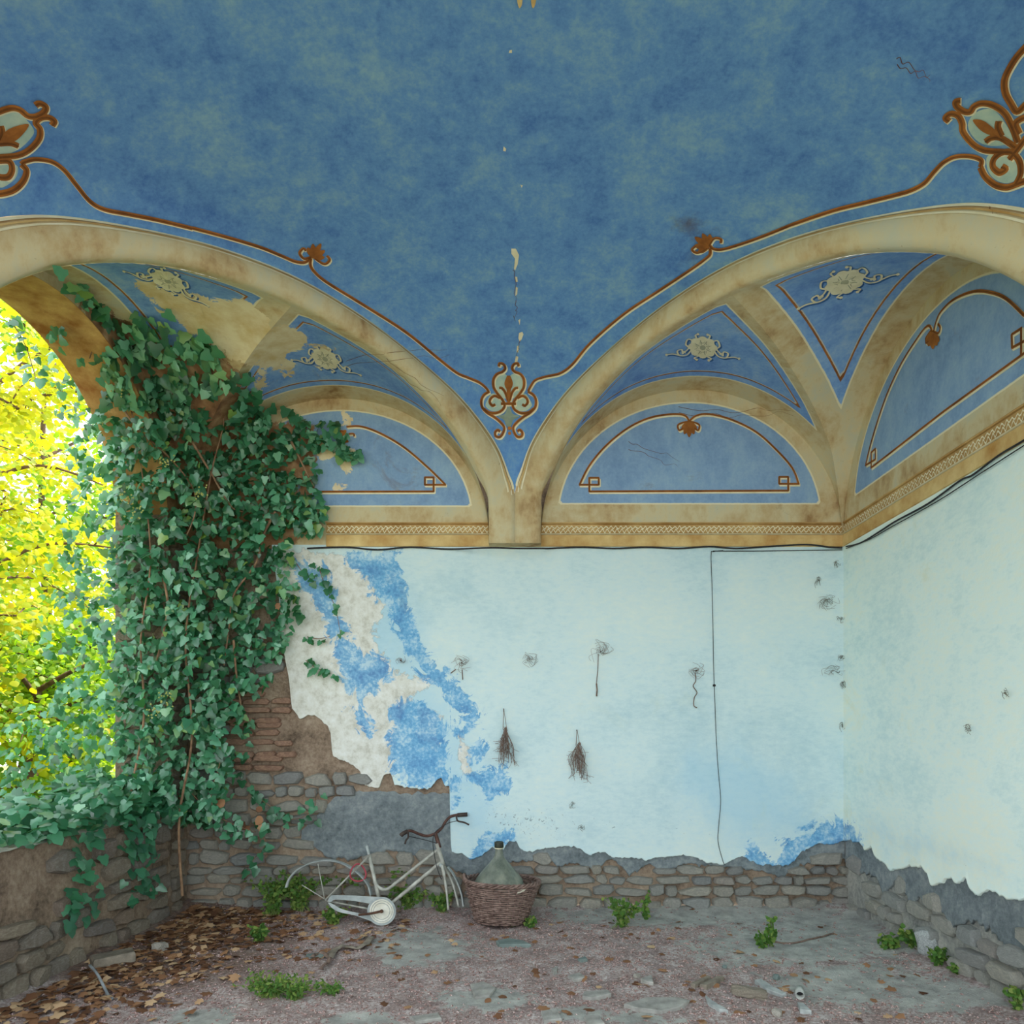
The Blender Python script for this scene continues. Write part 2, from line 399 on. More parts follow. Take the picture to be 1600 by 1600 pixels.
def corner(sx, front, k, nt=64, nw=20):
    f = cmap(sx, front, k)
    flip = (sx < 0) ^ bool(front)
    # diagonal arch
    n = len(OC)
    mid = (OC+IC)/2
    kf = np.clip((np.minimum(np.arange(n), n-1-np.arange(n))-8)/12, 0, 1); kf = (kf*kf*(3-2*kf))[:, None]   # 0 on the flat pilaster, 1 on the arch
    base = np.where((np.arange(n) < n/2)[:, None], np.array([0, 1., 0]), np.array([-1., 0, 0]))
    NB = ND*kf+base*(1-kf); bf = kf
    rows = [OC-NB*.03*kf, OC+NB*.012*kf, OC*.75+IC*.25+NB*.03*bf, mid+NB*.036*bf, OC*.25+IC*.75+NB*.03*bf, IC+NB*.012*bf, IC-NB*.03, IC-NB*.075+np.array([0, 0, .012])]
    wd = np.linalg.norm(OC-IC, axis=1)
    low = np.where(OC[:, 2] < 1.9, .5, 0.)
    eo = [low, low, wd*.25+low, wd*.5, wd*.75, wd, wd, wd]
    mb = MB()
    mb.grid([[tuple(p) for p in f(r)] for r in rows])
    o = mb.build('arch_rib', MT['cream'], ceiling, True, {'edge': np.concatenate(eo)})
    if not front: shell(mb)
    ok = OC[:, 2] > 1.945                      # painted outlines along the upper edge of the arch
    prof = lambda a: .012+(a/.25)*.018 if a < .25 else .03
    for nm, a0, a1, mt in (('painted_outline', .0, .075, 'pale'), ('painted_outline', .21, .26, 'pale'), ('painted_edge_line', .12, .17, 'ochre')):
        mb2 = MB(); rws = []
        for a in (a0, a1):
            P_ = (OC*(1-a)+IC*a+NB*(prof(a)*kf+.004))[ok]; rws.append([tuple(p) for p in f(P_)])
        mb2.grid(rws); mb2.build(nm, MT[mt], o)
    # the two webs, each ruled from the wall crease to the arch / groin
    Ix, Is, Ih = IC[7:len(IC)//2+1].T; Ih = Ih+.012
    Ibx, Ibs = Ix+.053, Is-.053
    for which in (0, 1):
        G = []; W = []; Pp = []
        for i in range(nt+1):
            th = math.pi*i/nt; x = XC-XA*math.cos(th); x = min(max(x, .211), HALF-.001)
            wz = crease(x)
            if x <= 1.392: sP = np.interp(x, Ibx, Ibs); hP = np.interp(x, Ibx, Ih); 
            else: sP = HALF-x; hP = np.interp(sP, GRO[:, 0], GRO[:, 1])
            if x < Ibx[0]: sP, hP = Ibs[0]*.9, max(Ih[0]*0+wz, SPR)
            row = []
            for j in range(nw+1):
                t = j/nw; bul = .035*math.sin(math.pi*t)*min(1, sP)
                row.append((x, sP*t, wz+(hP-wz)*t+bul))
            G.append(row); W.append(row[0]); Pp.append(row[-1])
        if which: G = [[swap(p) for p in r] for r in G]; W = [swap(p) for p in W]; Pp = [swap(p) for p in Pp]
        Pl = np.array([p for r in G for p in r]); W = np.array(W); Pp = np.array(Pp)
        g0 = int(np.argmin([abs((p[0] if not which else HALF-p[1])-1.392) for p in Pp]))
        dW, dI, dG = polydist(Pl, W), polydist(Pl, Pp[:g0+1]), polydist(Pl, Pp[g0:])
        mG = .09 if not which else .16
        pan = np.minimum(np.minimum(dW-.20, dI-.045), dG-mG)
        mb = MB().grid([[tuple(p) for p in f(r)] for r in G])
        q = project(np.array(mb.v)); vis = (sx < 0 and not front)
        peel = union(q, PEEL)/200 if vis else np.full(len(q), -9.)
        ruin = union(q, RUIN)/200 if vis else np.full(len(q), -9.)
        mb.build('vault_web', MT['web'], ceiling, True, {'pan': pan, 'peel': peel, 'ruin': ruin})
        if not front: shell(mb)
corner(1, 0, 1.0); corner(-1, 0, .945); corner(1, 1, 1.0, 32, 8); corner(-1, 1, .97, 32, 8)

# ------------------------------------------------------------------ walls
def wall_box(name, a, b, label, mat='mortar'):
    o = MB().box(a, b).build(name, MT[mat]); tag(o, label, 'wall', kind='structure'); return o
TH = .41                                     # wall thickness
wall_back = wall_box('wall_back', (-3.11, .03, -.3), (3.15, .45, 5.2), 'back wall with peeling pale blue plaster over rubble stone')
wall_right = wall_box('wall_right', (2.73, -5.4, -.3), (3.15, .03, 5.2), 'right wall with pale plaster worn away above the floor', 'mortar_pale')
ZT = EYE+SPR                                 # underside of the painted zone
def tympanum(parent, tr, x0, x1, k, res=64, vis=False, strip=None):
    """upper wall of one bay, between cornice and web; x along the wall from the pilaster"""
    G = []
    for i in range(res+1):
        x = x0+(x1-x0)*i/res
        top = SPR+(crease(x)+.05-SPR)*k if .2 < x else SPR+.5
        lo = SPR-.01
        if strip is not None: lo = max(lo, strip(x))
        G.append([(x, lo+(max(top, lo+.005)-lo)*j/24) for j in range(25)])
    P = np.array([p for r in G for p in r])
    h = SPR+(P[:, 1]-SPR)/k
    e = np.sqrt(((P[:, 0]-1.434)/1.08)**2+(np.maximum(h-1.75, 0)/.945)**2)
    pan = np.minimum((1-e)*.98, (h-1.863))
    mb = MB().grid([[tuple(tr(x, h)) for x, h in r] for r in G])
    q = project(np.array(mb.v))
    at = {'pan': pan if strip is None else np.full(len(P), -1.), 'peel': union(q, PEEL)/200 if vis else np.full(len(q), -9.),
          'ruin': union(q, RUIN)/200 if vis else np.full(len(q), -9.)}
    mb.build('tympanum', MT['tymp'], parent, True, at); shell(mb)
tympanum(wall_back, lambda x, h: (x, 0, EYE+h), 0., HALF, 1.0, 96)
tympanum(wall_back, lambda x, h: (-x, 0, EYE+h), 0., HALF, .945, 96, True)
tympanum(wall_right, lambda x, h: (HALF, -(HALF-x), EYE+h), 0., HALF, 1.0, 96)
tympanum(wall_right, lambda x, h: (HALF, -(HALF+x), EYE+h), 0., HALF, 1.0, 32)
# left wall: two arched openings above a parapet
def opening(s):                              # height of the opening's arch (absolute) at distance s into the bay
    e = 1-((s-1.40)/1.10)**2
    return EYE+1.68+.95*math.sqrt(e) if e > 0 else None
mb = MB()
XL = -HALF
def left_piece(ss, zlo):
    rows = []
    for s in ss:
        z = zlo(s); rows.append([(XL, -s, z), (XL, -s, 5.2), (XL-TH, -s, 5.2), (XL-TH, -s, z), (XL, -s, z)])
    mb.grid(rows)
    for s in (ss[0], ss[-1]):
        z = zlo(s); mb.add([(XL, -s, z), (XL, -s, 5.2), (XL-TH, -s, 5.2), (XL-TH, -s, z)], [(0, 1, 2, 3)])
ths = [math.pi*i/40 for i in range(41)]
left_piece([1.4-1.1*math.cos(t) for t in ths], lambda s: opening(s) or EYE+1.68)
left_piece([4.0-1.1*math.cos(t) for t in ths], lambda s: opening(5.4-s) or EYE+1.68)
wall_left = mb.build('wall_left', MT['soffit'])
tag(wall_left, 'ruined left wall with an open arch to the garden', 'wall', kind='structure')
shell(mb)
for a_, b_ in ((0, .3), (2.5, 2.9), (5.1, 5.4)):
    mb = MB(); left_piece([a_, b_], lambda s: -.3); mb.build('pier', MT['mortar'], wall_left); shell(mb)
tympanum(wall_left, lambda x, h: (XL+.004, -(HALF-x), EYE+h), 0., HALF, .945, 64, True, strip=lambda x: ((opening(HALF-x) or 0)-EYE))
wall_parapet = empty('wall_parapet', (XL, -.3, 0)); tag(wall_parapet, 'low rubble parapet under the open arch', 'wall', kind='structure')
MB().box((-TH, -2.2, -.3), (0, 0, .83)).build('core', MT['mortar'], wall_parapet)
mb = MB(); G = []
for i in range(45):
    G.append([(-TH-.015+.0305*j*(TH+.03)/TH*TH/.41+0, -2.2*i/44, .835+.018*fbm(i*.5, j*.6, 3)) for j in range(15)])
mb.grid(G); mb.build('coping', simple('pale_coping_mortar', c8(150, 146, 140), c8(196, 192, 184), 9, .9, .5), wall_parapet, True)
MB().box((-TH, -4.8, -.3), (0, -2.6, .83)).build('core', MT['mortar'], wall_parapet)

# pilaster sides and flat faces below the arches (back wall and right wall)
for f, par in ((lambda x, s, h: (x, -s, EYE+h), wall_back), (lambda x, s, h: (HALF-s, -HALF+x, EYE+h), wall_right)):
    mb = MB()
    mb.add([f(-.211, 0, SPR), f(-.211, .128, SPR), f(-.211, .128, 1.86), f(-.211, 0, 1.86)], [(0, 1, 2, 3)])
    mb.add([f(.211, 0, SPR), f(.211, .128, SPR), f(.211, .128, 1.86), f(.211, 0, 1.86)], [(0, 1, 2, 3)])
    mb.add([f(-.211, 0, SPR), f(-.211, .13, SPR), f(.211, .13, SPR), f(.211, 0, SPR)], [(0, 1, 2, 3)])
    mb.build('pilaster_side', MT['cream'], par, False, {'edge': np.full(len(mb.v), .5)})

# cornice bands
def trim(name, label, tr, x0, x1, gaps):
    root = empty(name, tuple(tr(x0, 0, 1.6))); tag(root, label, 'cornice', kind='structure')
    def band(nm, h0, h1, p, mat, a, b):
        mb = MB()
        n = 24
        G = [[tr(a+(b-a)*i/n, 0, h1), tr(a+(b-a)*i/n, p*.9, h1-.004), tr(a+(b-a)*i/n, p, (h0+h1)/2), tr(a+(b-a)*i/n, p*.9, h0+.004), tr(a+(b-a)*i/n, 0, h0)] for i in range(n+1)]
        mb.grid([local(root, r) for r in G]); mb.build(nm, mat, root, False); return G
    for a, b in gaps:
        band('ochre_band', 1.507, 1.606, .014, MT['ochre'], a, b)
        band('pale_fillet', 1.606, 1.618, .020, MT['pale'], a, b)
        band('ornament_band', 1.618, 1.692, .010, MT['ochre_d'], a, b)
        band('umber_fillet', 1.692, 1.71, .018, MT['ochre_d'], a, b)
        mb = MB(); m = int((b-a)/.04); zig = []
        for r_, (w_, zz) in enumerate(((.0055, 1.636), (.005, 1.664))):
            pts = []
            for i in range(m*6+1):
                x = a+.01+(b-a-.02)*i/(m*6)
                pts.append((x, zz+(.014 if r_ == 0 else .009)*math.sin(i*math.pi/3+(1.5 if r_ else 0))+.004*R.uniform(-1, 1)))
            G = [[tr(x, .0125, z_-w_), tr(x, .0125, z_+w_)] for x, z_ in pts]
            mb.grid([local(root, g) for g in G])
        mb.build('painted_chain', MT['pale'], root)
    return root
trim('trim_1', 'ochre cornice band along the back wall with pale chain ornament', lambda x, p, h: Vector((x, -p, EYE+h)), -HALF, HALF, [(-1.55, -.212), (.212, HALF-.01)])
trim('trim_2', 'ochre cornice band along the right wall with pale chain ornament', lambda x, p, h: Vector((HALF-p, -x, EYE+h)), .01, HALF, [(.01, HALF-.212)])

# ------------------------------------------------------------------ plaster sheets with broken lower edges
def sheet(name, parent, mat, tr, xs, bot, top, rows, thick, rough, attrs, seed=0.):
    G = []; 
    for x in xs:
        n = rough*(fbm(x*9+seed, 1.7, seed)*.55+fbm(x*38+seed, 5.1, seed)*.45)
        b = bot(x)+n; t = top(x)+(rough*.5*fbm(x*12, 9.7, seed) if attrs is None else 0)
        if t < b+.004: t = b+.004
        G.append([(x, b, -thick)]+[(x, b+(t-b)*(j/rows)**1.15, .004*max(0, 1-j*.25)) for j in range(rows+1)])
    mb = MB().grid([[tuple(tr(x, z, o)) for x, z, o in r] for r in G])
    at = {}
    if attrs is not None: at = attrs(np.array(mb.v))
    o = mb.build(name, mat, parent, True, at); shell(mb); return o
def interp(pts):
    xs = [p[0] for p in pts]; ys = [p[1] for p in pts]; return lambda x: float(np.interp(x, xs, ys))
Zb = lambda y: EYE+(VY-y)/F*5.7
Xb = lambda x: CX+(x-VX)/F*5.7
bot_b = interp([(Xb(x), Zb(y)) for x, y in [(425, 858), (436, 930), (442, 1010), (452, 1060), (456, 1105), (470, 1124), (480, 1116), (490, 1118), (512, 1134), (518, 1150), (519, 1180), (545, 1192), (562, 1205), (570, 1228),
   (592, 1231), (599, 1212), (610, 1208), (617, 1226), (650, 1232), (672, 1232), (684, 1216), (690, 1214), (696, 1230), (703, 1229), (704.5, 1335), (722, 1332), (736, 1344), (748, 1338), (770, 1325), (786, 1328), (794, 1316), (806, 1316), (814, 1328), (832, 1330), (850, 1325), (880, 1322), (905, 1325), (922, 1334), (945, 1331), (960, 1341), (985, 1340),
   (1010, 1344), (1030, 1337), (1060, 1337), (1090, 1338), (1105, 1348), (1128, 1352), (1145, 1345), (1160, 1338), (1172, 1345), (1185, 1350), (1200, 1352), (1222, 1352), (1240, 1345), (1250, 1332), (1265, 1324), (1280, 1318), (1300, 1321), (1318, 1315)]])
BLUE = [[(545, 868), (620, 866), (626, 900), (640, 960), (655, 1010), (690, 1050), (730, 1090), (715, 1094), (680, 1072), (650, 1030), (622, 985), (600, 940), (575, 905)],
        [(455, 875), (500, 888), (522, 950), (545, 1000), (600, 1032), (608, 1058), (580, 1075), (562, 1092), (540, 1066), (520, 990), (490, 930)],
        [(612, 1110), (640, 1092), (668, 1100), (690, 1130), (696, 1180), (690, 1230), (640, 1232), (612, 1205)], [(712, 1140), (722, 1145), (740, 1104), (746, 1112), (738, 1135), (724, 1152)],
        [(734, 1172), (752, 1148), (756, 1185), (742, 1182)], [(726, 1212), (750, 1214), (786, 1200), (791, 1232), (762, 1246), (740, 1222)], [(703, 1218), (720, 1214), (716, 1250), (705, 1262)],
        [(1160, 1350), (1172, 1322), (1186, 1342), (1214, 1350), (1226, 1322), (1260, 1304), (1320, 1284), (1330, 1330), (1250, 1345), (1235, 1364), (1200, 1364)],
        [(735, 1350), (748, 1325), (772, 1310), (790, 1292), (800, 1318), (770, 1330), (740, 1350)], [(545, 1100), (560, 1110), (575, 1145), (562, 1130)]]
BARE = [[(440, 860), (548, 866), (575, 905), (600, 945), (585, 985), (600, 1028), (640, 1060), (690, 1060), (640, 1090), (625, 1128), (612, 1180), (612, 1240), (430, 1240)],
        [(604, 888), (620, 886), (616, 918), (606, 914)], [(655, 1108), (690, 1122), (682, 1170), (650, 1150)], [(715, 1150), (735, 1180), (740, 1208), (722, 1205)]]
WASH = [[(520, 866), (640, 866), (700, 1020), (780, 1200), (820, 1330), (700, 1340), (600, 1140), (520, 980)], [(1040, 1150), (1160, 1140), (1250, 1200), (1318, 1320), (1150, 1345), (1030, 1260)]]
CHIPS = [[(800, 1262), (980, 1270), (1180, 1290), (1180, 1315), (980, 1305), (800, 1305)], [(740, 1240), (900, 1245), (900, 1330), (740, 1320)]]
def at_back(V):
    q = project(V)
    return {'blue': union(q, BLUE)/190+.022, 'bare': union(q, BARE)/190, 'wash': union(q, WASH)/190, 'chips': np.clip(union(q, CHIPS)/60+.4, 0, 1)}
tb = lambda x, z, o: Vector((x, -.002-o, z))
xs_b = list(np.arange(Xb(425), HALF, .0105))+[HALF]
sheet('plaster', wall_back, MT['plaster'], tb, xs_b, bot_b, lambda x: ZT+.02, 130, .03, .03, at_back)
# grey render under it
rend_top = interp([(Xb(x), Zb(y)) for x, y in [(470, 1300), (490, 1278), (505, 1262), (530, 1244), (560, 1238), (600, 1238), (640, 1240), (704, 1240), (706, 1300), (1318, 1290)]])
rend_bot = interp([(Xb(x), Zb(y)) for x, y in [(470, 1310), (495, 1332), (520, 1345), (560, 1340), (610, 1328), (650, 1338), (700, 1352), (735, 1372), (765, 1362), (800, 1348), (830, 1346), (845, 1340), (870, 1352), (905, 1350), (925, 1358), (955, 1342), (985, 1366), (1010, 1352),
   (1040, 1362), (1070, 1350), (1110, 1352), (1150, 1356), (1190, 1362), (1225, 1372), (1250, 1352), (1280, 1348), (1318, 1345)]])
tr_ = lambda x, z, o: Vector((x, .014-o, z))
sheet('cement_render', wall_back, MT['render'], tr_, list(np.arange(Xb(470), HALF+.03, .016)), rend_bot, rend_top, 14, .012, .05, None, 4.)
# right wall
def sz(x, y):
    p = rw(x, y); return (-p.y, p.z)
bot_r = interp([(-.001, sz(1319, 1312)[1])]+[sz(x, y) for x, y in [(1330, 1312), (1345, 1318), (1352, 1328), (1362, 1322), (1366, 1336), (1380, 1346), (1392, 1362), (1408, 1358), (1420, 1352), (1438, 1354), (1450, 1366), (1455, 1382), (1470, 1380), (1486, 1372), (1495, 1382), (1510, 1370), (1516, 1386),
   (1528, 1400), (1542, 1390), (1560, 1394), (1572, 1404), (1600, 1402), (1640, 1420), (1700, 1440)]]+[(5.4, .40)])
def at_right(V):
    q = project(V)
    return {'blue': union(q, [[(1310, 1280), (1345, 1300), (1350, 1325), (1310, 1330)]])/190-.01, 'bare': np.full(len(q), -9.), 'wash': union(q, [[(1340, 1240), (1600, 1330), (1600, 1400), (1400, 1360), (1318, 1320)]])/190-.1,
            'chips': np.clip(union(q, [[(1418, 1305), (1600, 1360), (1600, 1385), (1450, 1350)]])/60+.35, 0, 1)}
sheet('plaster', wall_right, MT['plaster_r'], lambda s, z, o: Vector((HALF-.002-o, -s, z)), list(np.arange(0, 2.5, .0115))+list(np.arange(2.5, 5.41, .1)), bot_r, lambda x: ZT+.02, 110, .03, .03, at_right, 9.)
rb_r = interp([(0, .40), (.15, .44), (.3, .36), (.5, .40), (.62, .28), (.8, .42), (1.0, .30), (1.2, .42), (1.45, .26), (1.7, .38), (1.95, .28), (2.2, .40), (2.6, .3), (5.4, .3)])
sheet('cement_render', wall_right, MT['render'], lambda s, z, o: Vector((HALF+.014-o, -s, z)), list(np.arange(0, 2.6, .018)), rb_r, lambda s: bot_r(s)+.08, 14, .012, .09, None, 14.)
BVH = BVHTree.FromPolygons([Vector(v) for v in SHELL_V], SHELL_F)
# ------------------------------------------------------------------ floor and ground outside
FLOORPATCH = [(655, 1482, 90, 26), (1335, 1535, 120, 34), (1010, 1592, 60, 14), (1290, 1445, 130, 30), (310, 1598, 60, 26), (760, 1560, 70, 20), (560, 1592, 50, 10), (900, 1585, 60, 10), (1150, 1420, 120, 18), (1480, 1560, 90, 26), (1260, 1478, 170, 34), (1100, 1432, 240, 16)]
def floor_z(x, y):
    d = .012*fbm(x*2.2, y*2.2, 1)+.006*fbm(x*9, y*9, 2)
    wl = max(0, 1-(x+HALF)/.8); wb = max(0, 1+y/.35); wr = max(0, 1-(HALF-x)/.3)
    return d+.06*wl*wl+.035*wb*wb+.03*wr*wr-.005
mb = MB(); G = []
ys = list(np.arange(0.02, -2.6, -.024))+list(np.arange(-2.6, -5.5, -.12))
for y in ys: G.append([(x, y, floor_z(x, y)) for x in np.linspace(-2.72, 2.75, 220)])
mb.grid(G); q = project(np.array(mb.v))
bare = np.max([1-np.sqrt(((q[:, 0]-a)/rx)**2+((q[:, 1]-b)/ry)**2) for a, b, rx, ry in FLOORPATCH], axis=0)
lit = np.clip(1-np.sqrt(((q[:, 0]-230)/260)**2+((q[:, 1]-1450)/110)**2), -1, 1)
def mat_floor():
    n = NT('gravel_floor', .95)
    f = n.math('ADD', n.math('MULTIPLY', n.noise(60, 4, .75), .55), n.math('MULTIPLY', n.noise(6, 6, .7), .45))
    grav = n.ramp(f, [(.36, c8(100, 84, 82)), (.5, c8(160, 142, 138)), (.63, c8(212, 204, 202))])
    dust = n.ramp(n.noise(7, 7, .7), [(.34, c8(138, 138, 134)), (.66, c8(186, 186, 180))])
    b = n.math('ADD', n.attr('bare'), n.math('ADD', n.math('MULTIPLY', n.math('SUBTRACT', n.noise(4.5, 8, .75, dist=.6), .5), 4.2), n.math('MULTIPLY', n.math('SUBTRACT', n.noise(24, 5, .75), .5), 1.6)))
    c = n.mix(n.step(b, -.12, .14), grav, dust)
    l = n.math('ADD', n.attr('litter'), n.math('MULTIPLY', n.math('SUBTRACT', n.noise(12, 6, .7), .5), 1.2))
    c = n.mix(n.math('MULTIPLY', n.step(l, -.1, .3), .7), c, n.ramp(n.noise(40, 4), [(.35, c8(60, 44, 36)), (.65, c8(130, 100, 78))]))
    n.col(c).bump(n.math('ADD', n.noise(70, 5, .8), n.noise(16, 5)), .7, .012); return n.m
floor = mb.build('floor', mat_floor(), None, True, {'bare': bare, 'litter': lit})
tag(floor, 'gravel and dust floor strewn with dead leaves and rubble', 'floor', kind='structure')
def mat_ground():
    n = NT('garden_ground', .95)
    n.col(n.ramp(n.noise(3, 7), [(.35, c8(66, 82, 40)), (.65, c8(150, 150, 96))])).bump(n.noise(20, 6), .5, .03); return n.m
mb = MB(); G = []
for i in range(33):
    row = []
    for j in range(33):
        x = -2.9-i*i*.045; y = -14+j*1.2; row.append((x, y, -.05+.12*fbm(x*.2, y*.2, 7)))
    G.append(row)
mb.grid(G); ground = mb.build('ground', mat_ground(), None, True); tag(ground, 'grassy garden ground outside the open arch', 'ground', kind='structure')
mb = MB(); mb.grid([[(x, y, -.06) for x in np.linspace(-2.9, 30, 12)] for y in np.linspace(-5.45, -30, 12)])
yard = mb.build('yard', simple('yard_gravel', c8(150, 144, 132), c8(190, 184, 170), 3, .95), None); tag(yard, 'pale gravel yard in front of the open room', 'ground', kind='structure')

# ------------------------------------------------------------------ painted ornament, laid on the vault and wall surfaces
CAMP = Vector((CX, CY, EYE))
def hit(x, y):
    dr = px2(x, y, 1.0)-CAMP; dr.normalize()
    p, n, i, d = BVH.ray_cast(CAMP, dr)
    if p is None: return None
    if n.dot(dr) > 0: n = -n
    return p, n
def ribbon(mb, pts, wpx, off=.004, taper=False, sm=6):
    """a painted stroke through photo points; its width is kept constant on the surface"""
    L = cr(pts, sm) if sm > 1 else [np.array(p, float) for p in pts]
    H = [hit(*p) for p in L]; H = [h for h in H if h]
    if len(H) < 2: return
    rows = []
    for i, (p, n) in enumerate(H):
        t = H[min(i+1, len(H)-1)][0]-H[max(i-1, 0)][0]
        if t.length < 1e-7: continue
        sd_ = n.cross(t).normalized(); w_ = wpx/190/2*(1 if not taper else max(.25, 1-i/len(H)*.75))
        rows.append([tuple(p+n*off-sd_*w_), tuple(p+n*(off+.001)), tuple(p+n*off+sd_*w_)])
    if len(rows) > 1: mb.grid(rows)
def fill(mb, pts, off=.003, smooth=4):
    L = cr(pts, smooth, True) if smooth > 1 else pts
    c_ = np.mean(np.array(L), axis=0); H = [hit(*p) for p in L]; hc = hit(*c_)
    if hc is None or any(h is None for h in H): return
    v = [hc[0]+hc[1]*(off+.001)]+[p+n*off for p, n in H]
    mb.add(v, [(0, 1+i, 1+(i+1) % len(H)) for i in range(len(H))])
def ornament(name, parent, strokes=(), fills=(), pale=(), w=4.2, tf=lambda p: p, hi=1.6, shadow=(0, 0), mat='brown', label=None, pm='palegreen'):
    root = None
    if pale or hi:
        mb = MB()
        for f_ in pale: fill(mb, [tf(p) for p in f_], .0022)
        if mb.v: root = mb.build(name+'_ground', MT[pm], parent)
        mb = MB()
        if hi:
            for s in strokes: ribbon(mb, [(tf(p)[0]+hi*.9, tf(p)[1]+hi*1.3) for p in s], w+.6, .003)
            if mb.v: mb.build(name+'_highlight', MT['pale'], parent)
    mb = MB()
    for s in strokes: ribbon(mb, [tf(p) for p in s], w, .005)
    for f_ in fills: fill(mb, [tf(p) for p in f_], .006)
    o = mb.build(name, MT[mat], parent)
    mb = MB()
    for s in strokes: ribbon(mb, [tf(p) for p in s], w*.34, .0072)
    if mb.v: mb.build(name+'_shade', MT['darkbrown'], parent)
    if label: o['label'] = label
    return o
T3 = lambda p: (700+p[0]/4.705, 540+p[1]/4.705)
T3m = lambda p: T3((892-p[0], p[1]))
T2 = lambda p: (1300+p[0]/4, p[1]/4)
T1 = lambda p: (p[0]/4, 100+p[1]/4)
T4 = lambda p: (300+p[0]/2.857, 350+p[1]/2.857)
T5 = lambda p: (800+p[0]/2.857, 350+p[1]/2.857)
T6 = lambda p: (1200+p[0]/2.91, 330+p[1]/2.91)
# scroll cartouche above the middle pilaster
S = [[(305, 335), (265, 360), (245, 400), (250, 450), (285, 490), (335, 522), (382, 560), (412, 600), (405, 640), (380, 672), (350, 665), (346, 637), (365, 620), (382, 632)],
     [(382, 384), (345, 368), (315, 385), (306, 415), (325, 440), (347, 430)],
     [(262, 462), (300, 490), (350, 495), (395, 475), (416, 440), (402, 400), (360, 345), (335, 300), (335, 245), (360, 207), (400, 190), (420, 165), (408, 135), (380, 128), (374, 150)],
     [(440, 402), (422, 345), (398, 312), (376, 308)]]
Fl = [[(440, 214), (464, 266), (456, 300), (447, 325), (451, 412), (435, 412), (431, 325), (420, 300), (416, 266)]]
PA = [[(446, 440), (475, 500), (525, 520), (480, 548), (462, 592), (430, 592), (412, 548), (367, 520), (417, 500)], [(300, 380), (330, 350), (375, 372), (405, 430), (380, 475), (320, 480), (275, 440)], [(345, 300), (350, 240), (400, 205), (440, 230), (440, 320), (420, 390), (375, 350)]]
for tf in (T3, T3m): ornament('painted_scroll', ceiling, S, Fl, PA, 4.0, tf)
ornament('painted_clasp', ceiling, [[(388, 425), (500, 425)]], [[(452+16*math.cos(a), 608+14*math.sin(a)) for a in np.arange(0, 6.2, .8)], [(452+11*math.cos(a), 645+13*math.sin(a)) for a in np.arange(0, 6.2, .8)]], [], 4.0, T3)
# lines that follow the arches, with palmettes
LN = 3.6
ornament('painted_line', ceiling, [[T4(p) for p in [(0, 15), (150, 55), (300, 100), (400, 140), (460, 165), (505, 168), (532, 142)]]+[], ], [], [], LN)
ornament('painted_line', ceiling, [[T4(p) for p in [(530, 150), (528, 180), (545, 210), (600, 257), (750, 350), (950, 478), (1100, 600), (1180, 662), (1230, 684), (1280, 705), (1310, 728), (1325, 748)]]], [], [], LN)
ornament('painted_line', ceiling, [[T1(p) for p in [(1200, 1024), (1000, 975), (800, 935), (650, 905), (560, 855), (480, 760), (400, 660), (320, 605), (220, 590), (150, 605), (130, 622)]]], [], [], LN+.4)
ornament('painted_line', ceiling, [[T5(p) for p in [(1250, 0), (1100, 60), (960, 106), (905, 110), (882, 92)]]], [], [], LN)
ornament('painted_line', ceiling, [[T5(p) for p in [(884, 105), (885, 130), (868, 150), (800, 200), (650, 300), (500, 400), (350, 530), (270, 625), (215, 665), (150, 680), (105, 695), (85, 720), (72, 745)]]], [], [], LN)
ornament('painted_line', ceiling, [[T2(p) for p in [(-250, 1400), (0, 1315), (200, 1265), (400, 1215), (500, 1185), (580, 1140), (640, 1070), (700, 1010), (770, 975), (850, 970), (910, 982), (938, 1002), (930, 1040)]]], [], [], LN+.4)
def lobes(c, ang, ln, n=5, spread=2.1, tf=lambda p: p):
    out = []
    for i in range(n):
        a = ang+spread*(i/(n-1)-.5); l_ = ln*(1-.28*abs(i/(n-1)-.5)*2); ca, sa = math.cos(a), math.sin(a); w_ = ln*.17
        out.append([(c[0]-sa*w_*.35, c[1]+ca*w_*.35), (c[0]+ca*l_*.6-sa*w_, c[1]+sa*l_*.6+ca*w_), (c[0]+ca*l_, c[1]+sa*l_), (c[0]+ca*l_*.6+sa*w_, c[1]+sa*l_*.6-ca*w_), (c[0]+sa*w_*.35, c[1]-ca*w_*.35)])
    return out
ornament('painted_palmette', ceiling, [[(530, 145), (500, 152), (480, 128), (496, 106), (508, 116)], [(548, 150), (590, 176), (614, 158), (602, 138)]], lobes((540, 146), -1.05, 72), [], 3.2, T4)
ornament('painted_palmette', ceiling, [[(880, 92), (902, 62), (932, 64), (932, 82)], [(872, 104), (830, 126), (804, 112), (820, 96)]], lobes((880, 98), -2.55, 78), [], 3.2, T5)
